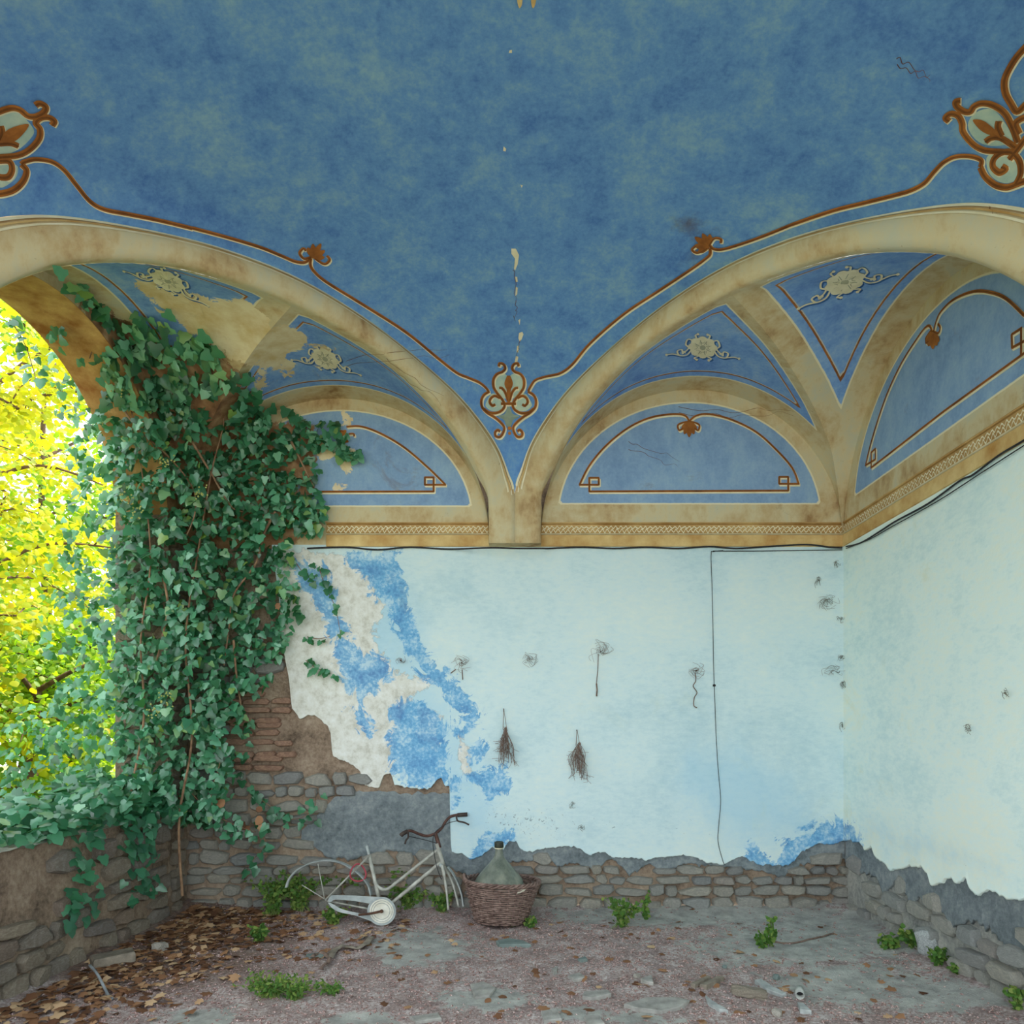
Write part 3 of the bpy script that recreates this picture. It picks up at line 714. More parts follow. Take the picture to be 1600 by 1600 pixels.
# cartouches over the side pilasters, half in view
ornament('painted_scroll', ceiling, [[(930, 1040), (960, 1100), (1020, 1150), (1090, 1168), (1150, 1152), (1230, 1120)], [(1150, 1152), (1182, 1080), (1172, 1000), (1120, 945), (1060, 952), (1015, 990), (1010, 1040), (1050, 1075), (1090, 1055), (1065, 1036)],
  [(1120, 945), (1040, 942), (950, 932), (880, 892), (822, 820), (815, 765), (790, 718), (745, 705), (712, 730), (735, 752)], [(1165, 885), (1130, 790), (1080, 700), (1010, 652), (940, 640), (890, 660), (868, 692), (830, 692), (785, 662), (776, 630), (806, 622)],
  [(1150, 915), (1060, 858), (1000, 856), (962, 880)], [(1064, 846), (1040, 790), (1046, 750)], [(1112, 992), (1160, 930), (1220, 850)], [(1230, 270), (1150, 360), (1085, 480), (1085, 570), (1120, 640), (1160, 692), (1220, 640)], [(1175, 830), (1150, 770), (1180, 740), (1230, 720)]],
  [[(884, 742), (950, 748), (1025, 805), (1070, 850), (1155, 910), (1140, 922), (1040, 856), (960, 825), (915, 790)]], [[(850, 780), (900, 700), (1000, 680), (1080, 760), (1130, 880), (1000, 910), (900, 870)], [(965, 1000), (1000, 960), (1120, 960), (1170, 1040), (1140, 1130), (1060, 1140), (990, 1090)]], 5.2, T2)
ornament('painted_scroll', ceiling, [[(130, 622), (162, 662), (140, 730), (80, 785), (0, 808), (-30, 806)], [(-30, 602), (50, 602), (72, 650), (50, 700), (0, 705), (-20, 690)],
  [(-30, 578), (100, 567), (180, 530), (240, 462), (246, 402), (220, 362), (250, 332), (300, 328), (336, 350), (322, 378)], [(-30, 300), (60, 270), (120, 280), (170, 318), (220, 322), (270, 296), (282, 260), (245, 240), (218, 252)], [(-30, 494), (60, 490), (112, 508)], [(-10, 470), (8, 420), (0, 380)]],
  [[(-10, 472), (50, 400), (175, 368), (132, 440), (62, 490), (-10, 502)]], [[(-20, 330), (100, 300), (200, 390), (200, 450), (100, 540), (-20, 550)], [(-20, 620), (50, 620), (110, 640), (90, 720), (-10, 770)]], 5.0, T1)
ornament('painted_tip', ceiling, [], [[(810, 8), (808, -6), (815, -14), (816, 2), (813, 10)], [(831, 8), (830, -8), (838, -12), (837, 2), (834, 10)]], [], 4, hi=0, mat='ochre')
mb = MB()
for pl in ([(799, 388), (806, 388), (811, 398), (809, 412), (805, 422), (803, 420), (806, 404), (799, 396)], [(811, 520), (816, 518), (818, 522), (815, 530), (812, 534), (810, 528)], [(806, 556), (810, 557), (808, 567), (804, 567)], [(787, 228), (791, 232), (790, 236), (786, 235)], [(796, 78), (800, 77), (800, 82), (795, 82)],
           [(805, 432), (808, 432), (809, 440), (806, 440)], [(806, 448), (809, 449), (808, 460), (805, 462)], [(810, 500), (813, 498), (812, 508)], [(808, 540), (811, 540), (810, 550), (807, 550)], [(813, 288), (817, 289), (815, 293)]):
    fill(mb, pl, .0025, 1)
mb.build('bare_plaster_flakes', MT['pale'], ceiling)
mb = MB(); r = random.Random(5)
for x0, y0, x1, y1 in ((803, 424, 806, 470), (806, 470, 804, 500), (812, 532, 806, 560), (1060, 640, 1240, 640), (980, 690, 1060, 720), (1400, 90, 1455, 118), (540, 560, 700, 545), (1545, 320, 1552, 336), (600, 560, 690, 620)):
    for k in range(1 if x1-x0 < 30 else 2): 
        n_ = 9; P_ = [(x0+(x1-x0)*i/n_+r.gauss(0, 1.6), y0+(y1-y0)*i/n_+r.gauss(0, 2.2)+k*9) for i in range(n_+1)]
        ribbon(mb, P_, .7, .003, True, 3)
mb.build('crack', MT['darkbrown'], ceiling)
# borders on the tympana
ornament('painted_border', wall_back, [[T5(p) for p in [(302, 1163), (345, 1080), (420, 990), (520, 910), (620, 865), (720, 850), (772, 857), (790, 882)]], [T5(p) for p in [(790, 882), (822, 857), (880, 850), (980, 875), (1090, 930), (1180, 1010), (1250, 1090), (1278, 1160)]]], [], [], 3.2)
def straight(pts, m=6):
    out = []
    for a, b in zip(pts[:-1], pts[1:]):
        for i in range(m): out.append((a[0]+(b[0]-a[0])*i/m, a[1]+(b[1]-a[1])*i/m))
    return out+[pts[-1]]
def knot(parent, segs, tf, w=3.2):
    for s in segs: ornament('painted_fret', parent, [straight([tf(p) for p in s])], [], [], w)
knot(wall_back, [[(298, 1165), (387, 1165)], [(387, 1168), (387, 1134)], [(389, 1134), (345, 1134)], [(345, 1132), (345, 1197)], [(343, 1195), (1234, 1191)], [(1232, 1193), (1232, 1128)], [(1234, 1130), (1190, 1130)], [(1192, 1128), (1192, 1162)], [(1190, 1161), (1282, 1161)]], T5)
ornament('painted_palmette', wall_back, [[(788, 884), (762, 888), (740, 900), (746, 922), (764, 912)], [(792, 884), (816, 888), (836, 900), (830, 922), (814, 912)]], lobes((790, 884), 1.57, 70, 5, 1.5), [], 3.0, T5)
ornament('painted_border', wall_back, [[T4(p) for p in [(690, 906), (760, 906), (850, 940), (950, 1000), (1050, 1085), (1105, 1138), (1132, 1165)]]], [], [], 3.2)
knot(wall_back, [[(1134, 1165), (1038, 1165)], [(1040, 1167), (1040, 1130)], [(1038, 1132), (1081, 1132)], [(1079, 1130), (1079, 1197)], [(1081, 1195), (572, 1196)]], T4)
ornament('painted_palmette', wall_back, [[(682, 930), (664, 925), (668, 945)], [(700, 938), (722, 938), (724, 950)]], [[(672, 925), (690, 922), (688, 950), (700, 975), (670, 975), (666, 945)]], [], 3.0, T4)
ornament('painted_border', wall_right, [[T6(p) for p in [(447, 1150), (480, 1020), (540, 840), (610, 690), (680, 580), (716, 532), (738, 522), (750, 550)]], [T6(p) for p in [(756, 548), (768, 500), (790, 456), (850, 400), (940, 365), (1020, 370), (1090, 400), (1170, 475)]]], [], [], 3.2)
knot(wall_right, [[(445, 1156), (492, 1128)], [(491, 1130), (491, 1080)], [(493, 1078), (471, 1098)], [(472, 1096), (472, 1168)], [(470, 1168), (800, 912), (1170, 645)], [(1155, 655), (1155, 530)], [(1160, 530), (1110, 562)], [(1112, 560), (1114, 622)], [(1112, 622), (1170, 590)]], T6)
ornament('painted_palmette', wall_right, [[(746, 540), (725, 570), (722, 598), (736, 590)], [(752, 545), (776, 555), (786, 530), (776, 512)]], lobes((748, 548), 1.5, 80, 5, 1.1), [], 3.0, T6)
# white flower sprays
def rosette(parent, c, ex, ey):
    tf = lambda p: (c[0]+ex[0]*p[0]+ey[0]*p[1], c[1]+ex[1]*p[0]+ey[1]*p[1])
    sh = lambda p: (tf(p)[0]+2, tf(p)[1]+2.5)
    out = [((.80+.22*abs(math.cos(a*4))**.7)*math.cos(a)*1.2, (.80+.22*abs(math.cos(a*4))**.7)*math.sin(a)) for a in np.arange(0, 6.28, math.pi/20)]
    SC_ = [[(-.9, .2), (-1.3, .75), (-1.9, .85), (-2.1, .45), (-1.75, .3), (-1.65, .6)], [(-1.9, .85), (-2.5, .75), (-3.0, .85)], [(-.7, -.5), (-1.2, -.7), (-1.4, -.2), (-1.15, .1), (-1.5, .5)], [(-.5, -.8), (-.6, -1.1), (-.4, -1.2)], [(-.3, .8), (-.7, 1.0), (-.5, 1.15)]]
    SC_ += [[(-x, y) for x, y in s] for s in SC_]
    mb = MB(); fill(mb, [sh(p) for p in out], .002, 1)
    for s in SC_: ribbon(mb, [sh(p) for p in s], 3.0, .002)
    if mb.v: mb.build('painted_flower_shade', MT['shadeblue'], parent)
    mb = MB(); fill(mb, [tf(p) for p in out], .004, 1)
    for s in SC_: ribbon(mb, [tf(p) for p in s], 2.4, .0045)
    for s in SC_: fill(mb, [tf((s[-1][0]+.12*math.cos(a), s[-1][1]+.12*math.sin(a))) for a in np.arange(0, 6.2, 1.05)], .0048, 1)
    if mb.v: mb.build('painted_flower', MT['pale'], parent)
    mb = MB()
    for i in range(8):
        a = i*math.pi/4; ribbon(mb, [tf((.66*math.cos(a-.3), .58*math.sin(a-.3))), tf((.42*math.cos(a), .4*math.sin(a))), tf((.62*math.cos(a+.3), .58*math.sin(a+.3)))], .9, .0058, False, 4)
        a += math.pi/8; ribbon(mb, [tf((.3*math.cos(a), .3*math.sin(a))), tf((.75*math.cos(a+.12), .7*math.sin(a+.12)))], 1.2, .006, False, 1)
    fill(mb, [tf((.26*math.cos(a), .24*math.sin(a))) for a in np.arange(0, 6.2, .8)], .006, 1)
    if mb.v: mb.build('painted_flower_veins', MT['flowershade'], parent)
MT['flowershade'] = simple('painted_flower_grey', c8(158, 158, 136), c8(186, 182, 152), 9, .9)
rosette(ceiling, (1098, 542), (19, 1), (0, 17))
rosette(ceiling, (1320, 440), (26, -9), (6, 17))
rosette(ceiling, (508, 560), (18, 4), (2, 16))
rosette(ceiling, (262, 438), (22, 9), (-3, 14))

# ------------------------------------------------------------------ stones and bricks of the walls
def stone_mesh(seed, box=False):
    r = random.Random(seed); n = r.choice((7, 8, 9)) if not box else 8; v = []
    for i in range(n):
        a = 2*math.pi*(i+r.uniform(-.3, .3))/n; e = r.uniform(3.2, 7) if not box else 7
        rad = (abs(math.cos(a))**e+abs(math.sin(a))**e)**(-1/e)*r.uniform(.90, 1.06)*.5
        v.append((rad*math.cos(a), rad*math.sin(a)))
    rings = [(1.03, .3), (1.0, -.45), (.95, -.82), (.8, -1.0)] if not box else [(1.0, .3), (1.0, -.6), (.95, -.9), (.85, -1)]
    V = []; tilt = (r.uniform(-.25, .25), r.uniform(-.25, .25))
    for s_, y in rings:
        for (a, b) in v: V.append((a*s_+r.uniform(-.012, .012), y*(1+a*tilt[0]+b*tilt[1]) if y < 0 else y, b*s_+r.uniform(-.012, .012)))
    V.append((r.uniform(-.1, .1), -1.05, r.uniform(-.1, .1)))
    Fc = []
    for k in range(3):
        for i in range(n): j = (i+1) % n; Fc.append((k*n+i, k*n+j, (k+1)*n+j, (k+1)*n+i))
    for i in range(n): Fc.append((3*n+i, 3*n+(i+1) % n, 4*n))
    me = MB().add(V, Fc).mesh('stone', None, True); me.set_sharp_from_angle(angle=math.radians(34)); return me
STM = [stone_mesh(i) for i in range(18)]; BRM = [stone_mesh(100+i, True) for i in range(6)]
for m in STM: m.materials.append(MT['stone'])
for m in BRM: m.materials.append(MT['brick'])
def lay(parent, smat,  u0, u1, z0, z1, skip, tr, rz, hr=(.075, .15), wr=(.1, .32), dep=(.03, .06), brick=lambda u, z: False, seed=1, back=0.0):
    r = random.Random(seed); z = z0; L = Vector(parent.location) if parent.type == 'EMPTY' else Vector((0, 0, 0))
    while z < z1:
        h = r.uniform(*hr); u = u0+r.uniform(-.1, 0)
        while u < u1:
            b = brick(u, z)
            w_ = r.uniform(*wr) if not b else r.uniform(.16, .26)
            hh = h*r.uniform(.88, 1.06) if r.random() < .85 else h*r.uniform(.6, .8)
            if b: hh = .055
            n_st = 2 if (b and h > .1) else 1
            for k in range(n_st):
                zc = z+hh/2+k*.07+r.uniform(-.008, .008); uc = u+w_/2
                if not skip(uc, zc, w_, hh):
                    me = r.choice(BRM if b else STM)
                    M_ = Matrix.Translation(tr(uc, zc)-L)@Matrix.Rotation(rz, 4, 'Z')@Matrix.Rotation(r.uniform(-.09, .09)*(0.4 if b else 1), 4, 'Y')@Matrix.Diagonal((w_-.006, r.uniform(*dep), hh-.004, 1))
                    o = link('brick' if b else 'stone', me, parent, M_)
                    if not b and smat != 'stone': o.material_slots[0].link = 'OBJECT'; o.material_slots[0].material = MT[smat]
            u += w_
        z += h
def skip_back(u, z, w_, h):
    x = VX+(u-CX)/5.7*F
    if x < 330: return z > 1.0 and R.random() < .5
    if x < 430: return z > 2.2
    if z+h*.15 > bot_b(u): return True
    if u > Xb(470) and z > rend_bot(u)-.01 and z < rend_top(u)+.03: return R.random() < .97 if z > rend_bot(u)+.03 else R.random() < .5
    if 455 < x < 560 and z > Zb(1205): return True
    if 430 < x < 470 and z > Zb(1100): return R.random() < .6
    return False
lay(wall_back, 'stone', -2.68, 2.68, .0, 2.3, skip_back, lambda u, z: Vector((u, .045, z)), 0, (.075, .135), (.09, .30), (.045, .075),
    lambda u, z: Xb(335) < u < Xb(452) and Zb(1205) < z < Zb(1085), 5)
def skip_right(u, z, w_, h): return z+h*.2 > bot_r(u)-.05 or (z > rb_r(u)+.02) or R.random() < .18
lay(wall_right, 'stone_pale', .05, 2.6, .0, .7, skip_right, lambda u, z: Vector((HALF+.045, -u, z)), -math.pi/2, (.08, .16), (.12, .32), (.04, .075), seed=8)
def skip_par(u, z, w_, h): return z > .80 or (1.15 < u < 2.3 and .42 < z < .74 and R.random() < .72) or R.random() < .08
lay(wall_parapet, 'stone_bounce', .36, 2.45, .02, .80, skip_par, lambda u, z: Vector((XL-.012, -u, z)), math.pi/2, (.09, .16), (.14, .32), (.04, .07), seed=11)
# stub of the left wall and the jamb that faces the room
lay(wall_left, 'stone_bounce', .02, .28, .05, 2.9, lambda u, z, w_, h: u+w_/2 > .30 or u-w_/2 < .0, lambda u, z: Vector((XL-.012, -u, z)), math.pi/2, (.06, .11), (.08, .15), (.03, .05), lambda u, z: False, 21)
lay(wall_left, 'stone_bounce', -3.09, -2.72, .86, 2.9, lambda u, z, w_, h: u+w_/2 > -2.69 or u-w_/2 < -3.13, lambda u, z: Vector((u, -.288, z)), 0, (.06, .10), (.09, .2), (.03, .05), lambda u, z: False, 23)
# ------------------------------------------------------------------ foliage
def leaf_shape(kind):
    """(vertices, faces) of one leaf, unit length along -z from its stalk, facing -y"""
    if kind == 'ivy':
        o = [(0, .02), (.30, .16), (.52, -.10), (.34, -.36), (.30, -.62), (0, -1.0), (-.30, -.62), (-.34, -.36), (-.52, -.10), (-.30, .16)]
    elif kind == 'broad':
        o = [(0, .0), (.30, -.12), (.42, -.38), (.28, -.70), (0, -1.0), (-.28, -.70), (-.42, -.38), (-.30, -.12)]
    elif kind == 'slim':
        o = [(0, 0), (.2, -.3), (.17, -.65), (0, -1), (-.17, -.65), (-.2, -.3)]
    else:
        o = [(0, 0), (.22, -.10), (.5, -.22), (.30, -.45), (.42, -.72), (.14, -.74), (0, -1.0), (-.16, -.72), (-.44, -.70), (-.28, -.42), (-.5, -.18), (-.2, -.12)]
    V = [(x, .10*abs(x)*2+.14*(z*z), z) for x, z in o]; n = len(o)
    mid = len(V); V.append((0, -.02+.04, -.42))
    return V, [(i, (i+1) % n, mid) for i in range(n)]
class Leaves:                    # many leaves in one mesh, numpy
    def __init__(s, kind):
        v, f = leaf_shape(kind); s.bv = np.array(v); s.bf = np.array(f); s.V = []; s.F = []; s.T = []; s.n = 0
    def add(s, M_, tone):
        A = np.array(M_)[:3]; s.V.append(s.bv@A[:, :3].T+A[:, 3]); s.F.append(s.bf+s.n); s.T.append(np.full(len(s.bv), tone)); s.n += len(s.bv)
    def build(s, name, mat, parent=None):
        if not s.V: return None
        V = np.concatenate(s.V); Fc = np.concatenate(s.F); T = np.concatenate(s.T)
        me = bpy.data.meshes.new(name); me.vertices.add(len(V)); me.vertices.foreach_set('co', V.astype(np.float32).ravel())
        me.loops.add(Fc.size); me.loops.foreach_set('vertex_index', Fc.astype(np.int32).ravel())
        me.polygons.add(len(Fc)); me.polygons.foreach_set('loop_start', np.arange(0, Fc.size, 3, dtype=np.int32))
        me.update(calc_edges=True); me.shade_smooth()
        a = me.attributes.new('tone', 'FLOAT', 'POINT'); a.data.foreach_set('value', T.astype(np.float32))
        me.materials.append(mat); o = link(name, me, parent); o['kind'] = 'stuff'; return o
def one_leaf(kind, mat, var=0.0):
    v, f = leaf_shape(kind)
    r = random.Random(str(kind)+str(var))
    v = [(x*(1+r.uniform(-.12, .12)), y+r.uniform(-.05, .05), z*(1+r.uniform(-.08, .08))) for x, y, z in v]
    me = MB().add(v, f).mesh('leaf', mat, True); return me
def orient(p, normal, size, roll=0., wid=1.):
    """matrix: leaf at p, its face (-y) towards normal, tip hanging down, rolled about the normal"""
    n = Vector(normal).normalized(); y = -n
    up = Vector((0, 0, 1)); z = up-n*up.dot(n)
    if z.length < .05: z = Vector((0, 1, 0))-n*n.y
    z.normalize(); x = y.cross(z)
    B = Matrix((x, y, z)).transposed().to_4x4()
    return Matrix.Translation(p)@B@Matrix.Rotation(roll, 4, 'Y')@Matrix.Diagonal((size*wid, size, size, 1))

MT['ivy'] = mat_leaf('ivy_leaf', [(0, c8(30, 78, 56)), (.25, c8(48, 108, 78)), (.5, c8(68, 134, 98)), (.75, c8(96, 162, 128)), (.92, c8(122, 178, 144)), (1, c8(134, 164, 76))], c8(96, 170, 50), .25, .30, .75)
MT['tree'] = mat_leaf('garden_tree_leaf', [(0, c8(92, 122, 28)), (.35, c8(136, 156, 30)), (.75, c8(184, 180, 34)), (1, c8(204, 160, 40))], c8(224, 222, 30), .55, .5)
MT['tree2'] = mat_leaf('green_tree_leaf', [(0, c8(60, 110, 30)), (.6, c8(110, 150, 40)), (1, c8(170, 170, 40))], c8(170, 210, 30), .5, .5)
MT['dry'] = mat_leaf('dry_leaf', [(0, c8(84, 58, 44)), (.35, c8(124, 88, 64)), (.7, c8(160, 120, 88)), (1, c8(200, 170, 134))], c8(170, 110, 60), .10, .8, .15)
MT['weed'] = mat_leaf('weed_leaf', [(0, c8(58, 92, 46)), (.5, c8(84, 126, 56)), (1, c8(136, 150, 76))], c8(130, 170, 50), .3, .6, .2)
MT['stem'] = simple('ivy_stem', c8(104, 78, 60), c8(164, 132, 104), 20, .85)
MT['greenstem'] = simple('green_stem', c8(84, 110, 56), c8(130, 140, 80), 20, .8)
MT['bark'] = simple('tree_bark', c8(70, 52, 42), c8(120, 96, 78), 12, .9, .5)

# --- ivy over the ruined corner
ivy = empty('ivy', (-2.5, -.12, 0)); tag(ivy, 'dense green ivy climbing over the ruined left corner and the parapet', 'ivy')
IL = Vector(ivy.location)
DENSE = [(158, 620), (200, 560), (300, 585), (385, 615), (405, 655), (470, 672), (498, 770), (478, 830), (440, 870), (462, 960), (425, 1035), (380, 1090), (372, 1200), (335, 1290), (250, 1290), (190, 1285), (168, 1100), (165, 900), (150, 740)]
UPPER = [(70, 500), (100, 480), (140, 500), (225, 482), (285, 500), (395, 592), (300, 605), (150, 620), (110, 570)]
FRINGE = [(62, 530), (150, 575), (160, 900), (165, 1295), (40, 1295), (30, 1200), (90, 1050), (70, 930), (120, 780), (95, 620)]
SPUR = [[(470, 668), (535, 655), (542, 672), (505, 690), (480, 700)], [(528, 695), (562, 700), (560, 715), (540, 716)], [(470, 770), (505, 800), (508, 825), (478, 840)]]
def surf_d(x):
    return float(np.interp(x, [30, 130, 180, 230, 292, 350, 430, 500, 560], [5.05, 5.0, 5.02, 5.12, 5.25, 5.40, 5.54, 5.62, 5.66]))
def lim_d(x):
    if x > 292: return 5.68
    if x > 262: return 2.79*F/(VX-x)-.02
    if x > 180: return 5.38
    return 6.2
cand = []
def scatter(poly, n, layer, size, off=0.0, sparse=None):
    poly = np.array(poly, float); lo, hi = poly.min(0), poly.max(0); r = R; k = 0
    A = abs(np.sum(poly[:, 0]*np.roll(poly[:, 1], -1)-poly[:, 1]*np.roll(poly[:, 0], -1)))/2
    ptsn = int(n*(hi[0]-lo[0])*(hi[1]-lo[1])/A)
    P = np.stack([np.array([r.uniform(lo[0], hi[0]) for _ in range(ptsn)]), np.array([r.uniform(lo[1], hi[1]) for _ in range(ptsn)])], 1)
    D = sdf(P, poly)
    for (x, y), d in zip(P, D):
        nz = fbm(x*.012, y*.012, 4.4); ns = fbm(x*.035, y*.035, 8.1)
        if d < -14+22*nz*0 or (d < 8 and r.random() > .55): continue
        if sparse is not None and ns < sparse+(0.35 if d < 25 else 0)*.4: continue
        bulge = .16*nz*min(1, max(0, d/40))
        dep = surf_d(x)-bulge-off+r.uniform(-.02, layer)
        dep = min(dep, lim_d(x)-r.uniform(.015, .06))
        p = px2(x, y, dep)
        nrm = Vector((r.gauss(0, .55), -1+r.gauss(0, .3), r.gauss(.35, .55)))
        cand.append((p, nrm, r.uniform(*size)*(1.0 if x > 120 else .9), r.gauss(0, .6), r.random()))
scatter(DENSE, 4800, .30, (.035, .08), 0, -.30)
scatter(DENSE, 2100, .10, (.03, .09), .08, .0)
scatter(FRINGE, 1500, .7, (.035, .08), 0, -.12)
scatter([(0, 1150), (60, 1100), (165, 1080), (175, 1300), (0, 1300)], 700, .8, (.035, .075), 0, -.2)
def cling(poly, n, size, thr):   # leaves flat against the broken vault and wall
    poly = np.array(poly, float); lo, hi = poly.min(0), poly.max(0); k = 0
    while k < n:
        x, y = R.uniform(lo[0], hi[0]), R.uniform(lo[1], hi[1]); k += 1
        if sdf(np.array([[x, y]]), poly)[0] < R.uniform(-6, 4) or fbm(x*.03, y*.03, 2.2) < thr: continue
        h = hit(x, y)
        if h is None or (h[0]-CAMP).length > 7.5: continue
        cand.append((h[0]+h[1]*R.uniform(.02, .09), h[1]+Vector((R.gauss(0, .35), -.5, R.gauss(.1, .3))), R.uniform(*size), R.gauss(0, .8), R.random()))
cling([(150, 500), (230, 478), (290, 495), (395, 585), (420, 640), (480, 650), (480, 700), (300, 660), (160, 620)], 900, (.05, .10), -.12)
cling([(75, 412), (90, 412), (165, 470), (150, 475)], 60, (.05, .08), -.3)
cling([(60, 490), (180, 500), (200, 560), (120, 560)], 60, (.045, .075), .05)
for s in SPUR: scatter(s, 45, .05, (.05, .09), 0)
# leaves lying on the parapet and hanging over its inner face
for _ in range(1500):
    s = .35+2.0*R.random()**1.25; x = XL-TH-.15+(TH+.22)*R.random(); f_ = max(0, 1-(s-.3)/2.6)
    z = .86+R.random()*(.06+.34*f_)*(.4+.6*R.random())
    if s > 1.75 and x > XL-.12 and R.random() < .75: continue
    cand.append((Vector((x, -s, z)), Vector((R.gauss(.25, .4), R.gauss(-.55, .3), R.gauss(.9, .3))), R.uniform(.05, .095), R.gauss(0, .9), R.random()*.6))
for _ in range(230):
    s = .4+1.25*R.random(); z = .84-.55*R.random()**1.7
    if fbm(s*3.2, z*1.2, 6) < -.02: continue
    cand.append((Vector((XL+.03+.06*R.random(), -s, z)), Vector((R.gauss(.9, .3), R.gauss(-.4, .3), R.gauss(.6, .3))), R.uniform(.045, .085), R.gauss(0, .7), R.random()*.5))
def trail(pts, n, dfun, size=(.04, .075), jit=7, rad=.004):
    L = cr(pts, 8); W = [px2(x, y, dfun(x)) for x, y in L]
    MB().tube([p-IL for p in W], [rad*(1-.5*i/len(W)) for i in range(len(W))], 5).build('stem', MT['stem'], ivy, True)
    for i in range(n):
        j = R.randrange(len(L)); p = px2(L[j][0]+R.uniform(-jit, jit), L[j][1]+R.uniform(-jit, jit), dfun(L[j][0])-R.uniform(0, .03))
        cand.append((p, Vector((R.gauss(.1, .4), -1, R.gauss(.3, .4))), R.uniform(*size), R.gauss(0, .7), R.random()*.6))
near = lambda x: min(surf_d(x), 5.64)
trail([(498, 886), (508, 915), (524, 950), (532, 990)], 14, lambda x: 5.66)
trail([(478, 1032), (495, 1044), (518, 1052)], 12, lambda x: 5.66)
trail([(480, 995), (498, 998), (516, 994)], 9, lambda x: 5.66, (.03, .05))
trail([(455, 868), (470, 890), (485, 905)], 14, lambda x: 5.64)
trail([(395, 1240), (420, 1258), (455, 1280), (490, 1265), (492, 1235)], 26, lambda x: 5.6, (.05, .085), 14)
trail([(408, 1290), (414, 1320), (395, 1345), (388, 1368)], 14, lambda x: 5.5, (.05, .08), 10)
trail([(300, 1240), (330, 1270), (370, 1290), (400, 1300)], 40, lambda x: 5.35, (.05, .08), 22)
trail([(330, 1100), (345, 1180), (330, 1240), (340, 1290)], 40, lambda x: 5.3, (.05, .09), 14)
trail([(100, 415), (125, 440), (150, 470), (160, 490)], 16, lambda x: 4.45, (.05, .08), 9)
trail([(140, 560), (150, 520), (140, 480)], 8, lambda x: 4.7)
trail([(16, 500), (40, 540), (58, 600)], 12, lambda x: 4.5, (.05, .08), 12)
for P_ in ([(150, 540), (152, 580), (180, 620), (215, 670), (260, 710), (300, 760), (305, 800), (290, 840)], [(235, 640), (262, 600), (275, 570), (262, 545)], [(300, 690), (330, 740), (360, 790), (380, 800)],
           [(430, 800), (410, 840), (400, 880), (365, 930), (358, 980), (350, 1040)], [(455, 690), (475, 730), (490, 760)], [(200, 1330), (205, 1240), (225, 1120), (220, 1000), (235, 880), (225, 760), (205, 640)],
           [(285, 1400), (280, 1280), (300, 1150), (290, 1000), (310, 860), (330, 740), (350, 650), (330, 590)], [(365, 1000), (370, 1060), (378, 1110)], [(255, 900), (262, 950), (250, 1010), (240, 1050)]):
    L = cr(P_, 8); MB().tube([px2(x, y, min(surf_d(x)+.02, lim_d(x)-.02))-IL for x, y in L], [.011*(1-.6*i/len(L)) for i in range(len(L))], 6).build('stem', MT['stem'], ivy, True)
cam_d = lambda c_: c_[2]/max(.5, (c_[0].y-CY))
order = sorted(range(len(cand)), key=lambda i: -cam_d(cand[i])*(1 if cand[i][0].y < surf_d(VX+F*(cand[i][0].x-CX)/(cand[i][0].y-CY))+CY+.04 else .6))
single = set(order[:300]); IVM = [one_leaf('ivy', MT['ivy'], i) for i in range(4)]
for i, m in enumerate(IVM):
    a = m.attributes.new('tone', 'FLOAT', 'POINT'); a.data.foreach_set('value', [i*.12]*len(m.vertices))
LV = Leaves('ivy')
for i, (p, nrm, sz_, roll, tone) in enumerate(cand):
    M_ = orient(p-IL, nrm, sz_, roll, R.uniform(.85, 1.15))
    if i in single: link('leaf', R.choice(IVM), ivy, M_)
    else: LV.add(M_, tone)
LV.build('leaf_mass', MT['ivy'], ivy)
# pale seed heads
mb = MB()
for cx_, cy_ in ((190, 605), (258, 725), (195, 778), (215, 800), (262, 1090), (310, 770), (240, 1110)):
    for _ in range(16):
        p = px2(cx_+R.gauss(0, 7), cy_+R.gauss(0, 6), surf_d(cx_)-.14+R.uniform(-.03, .03))-IL; s = .008
        mb.add([p+Vector((s, 0, 0)), p+Vector((0, s, 0)), p-Vector((s, 0, 0)), p-Vector((0, s, 0)), p+Vector((0, 0, s)), p-Vector((0, 0, s))], [(0, 1, 4), (1, 2, 4), (2, 3, 4), (3, 0, 4), (1, 0, 5), (2, 1, 5), (3, 2, 5), (0, 3, 5)])
o = mb.build('seed_heads', simple('ivy_seed', c8(150, 160, 84), c8(196, 190, 120), 20), ivy); o['kind'] = 'stuff'

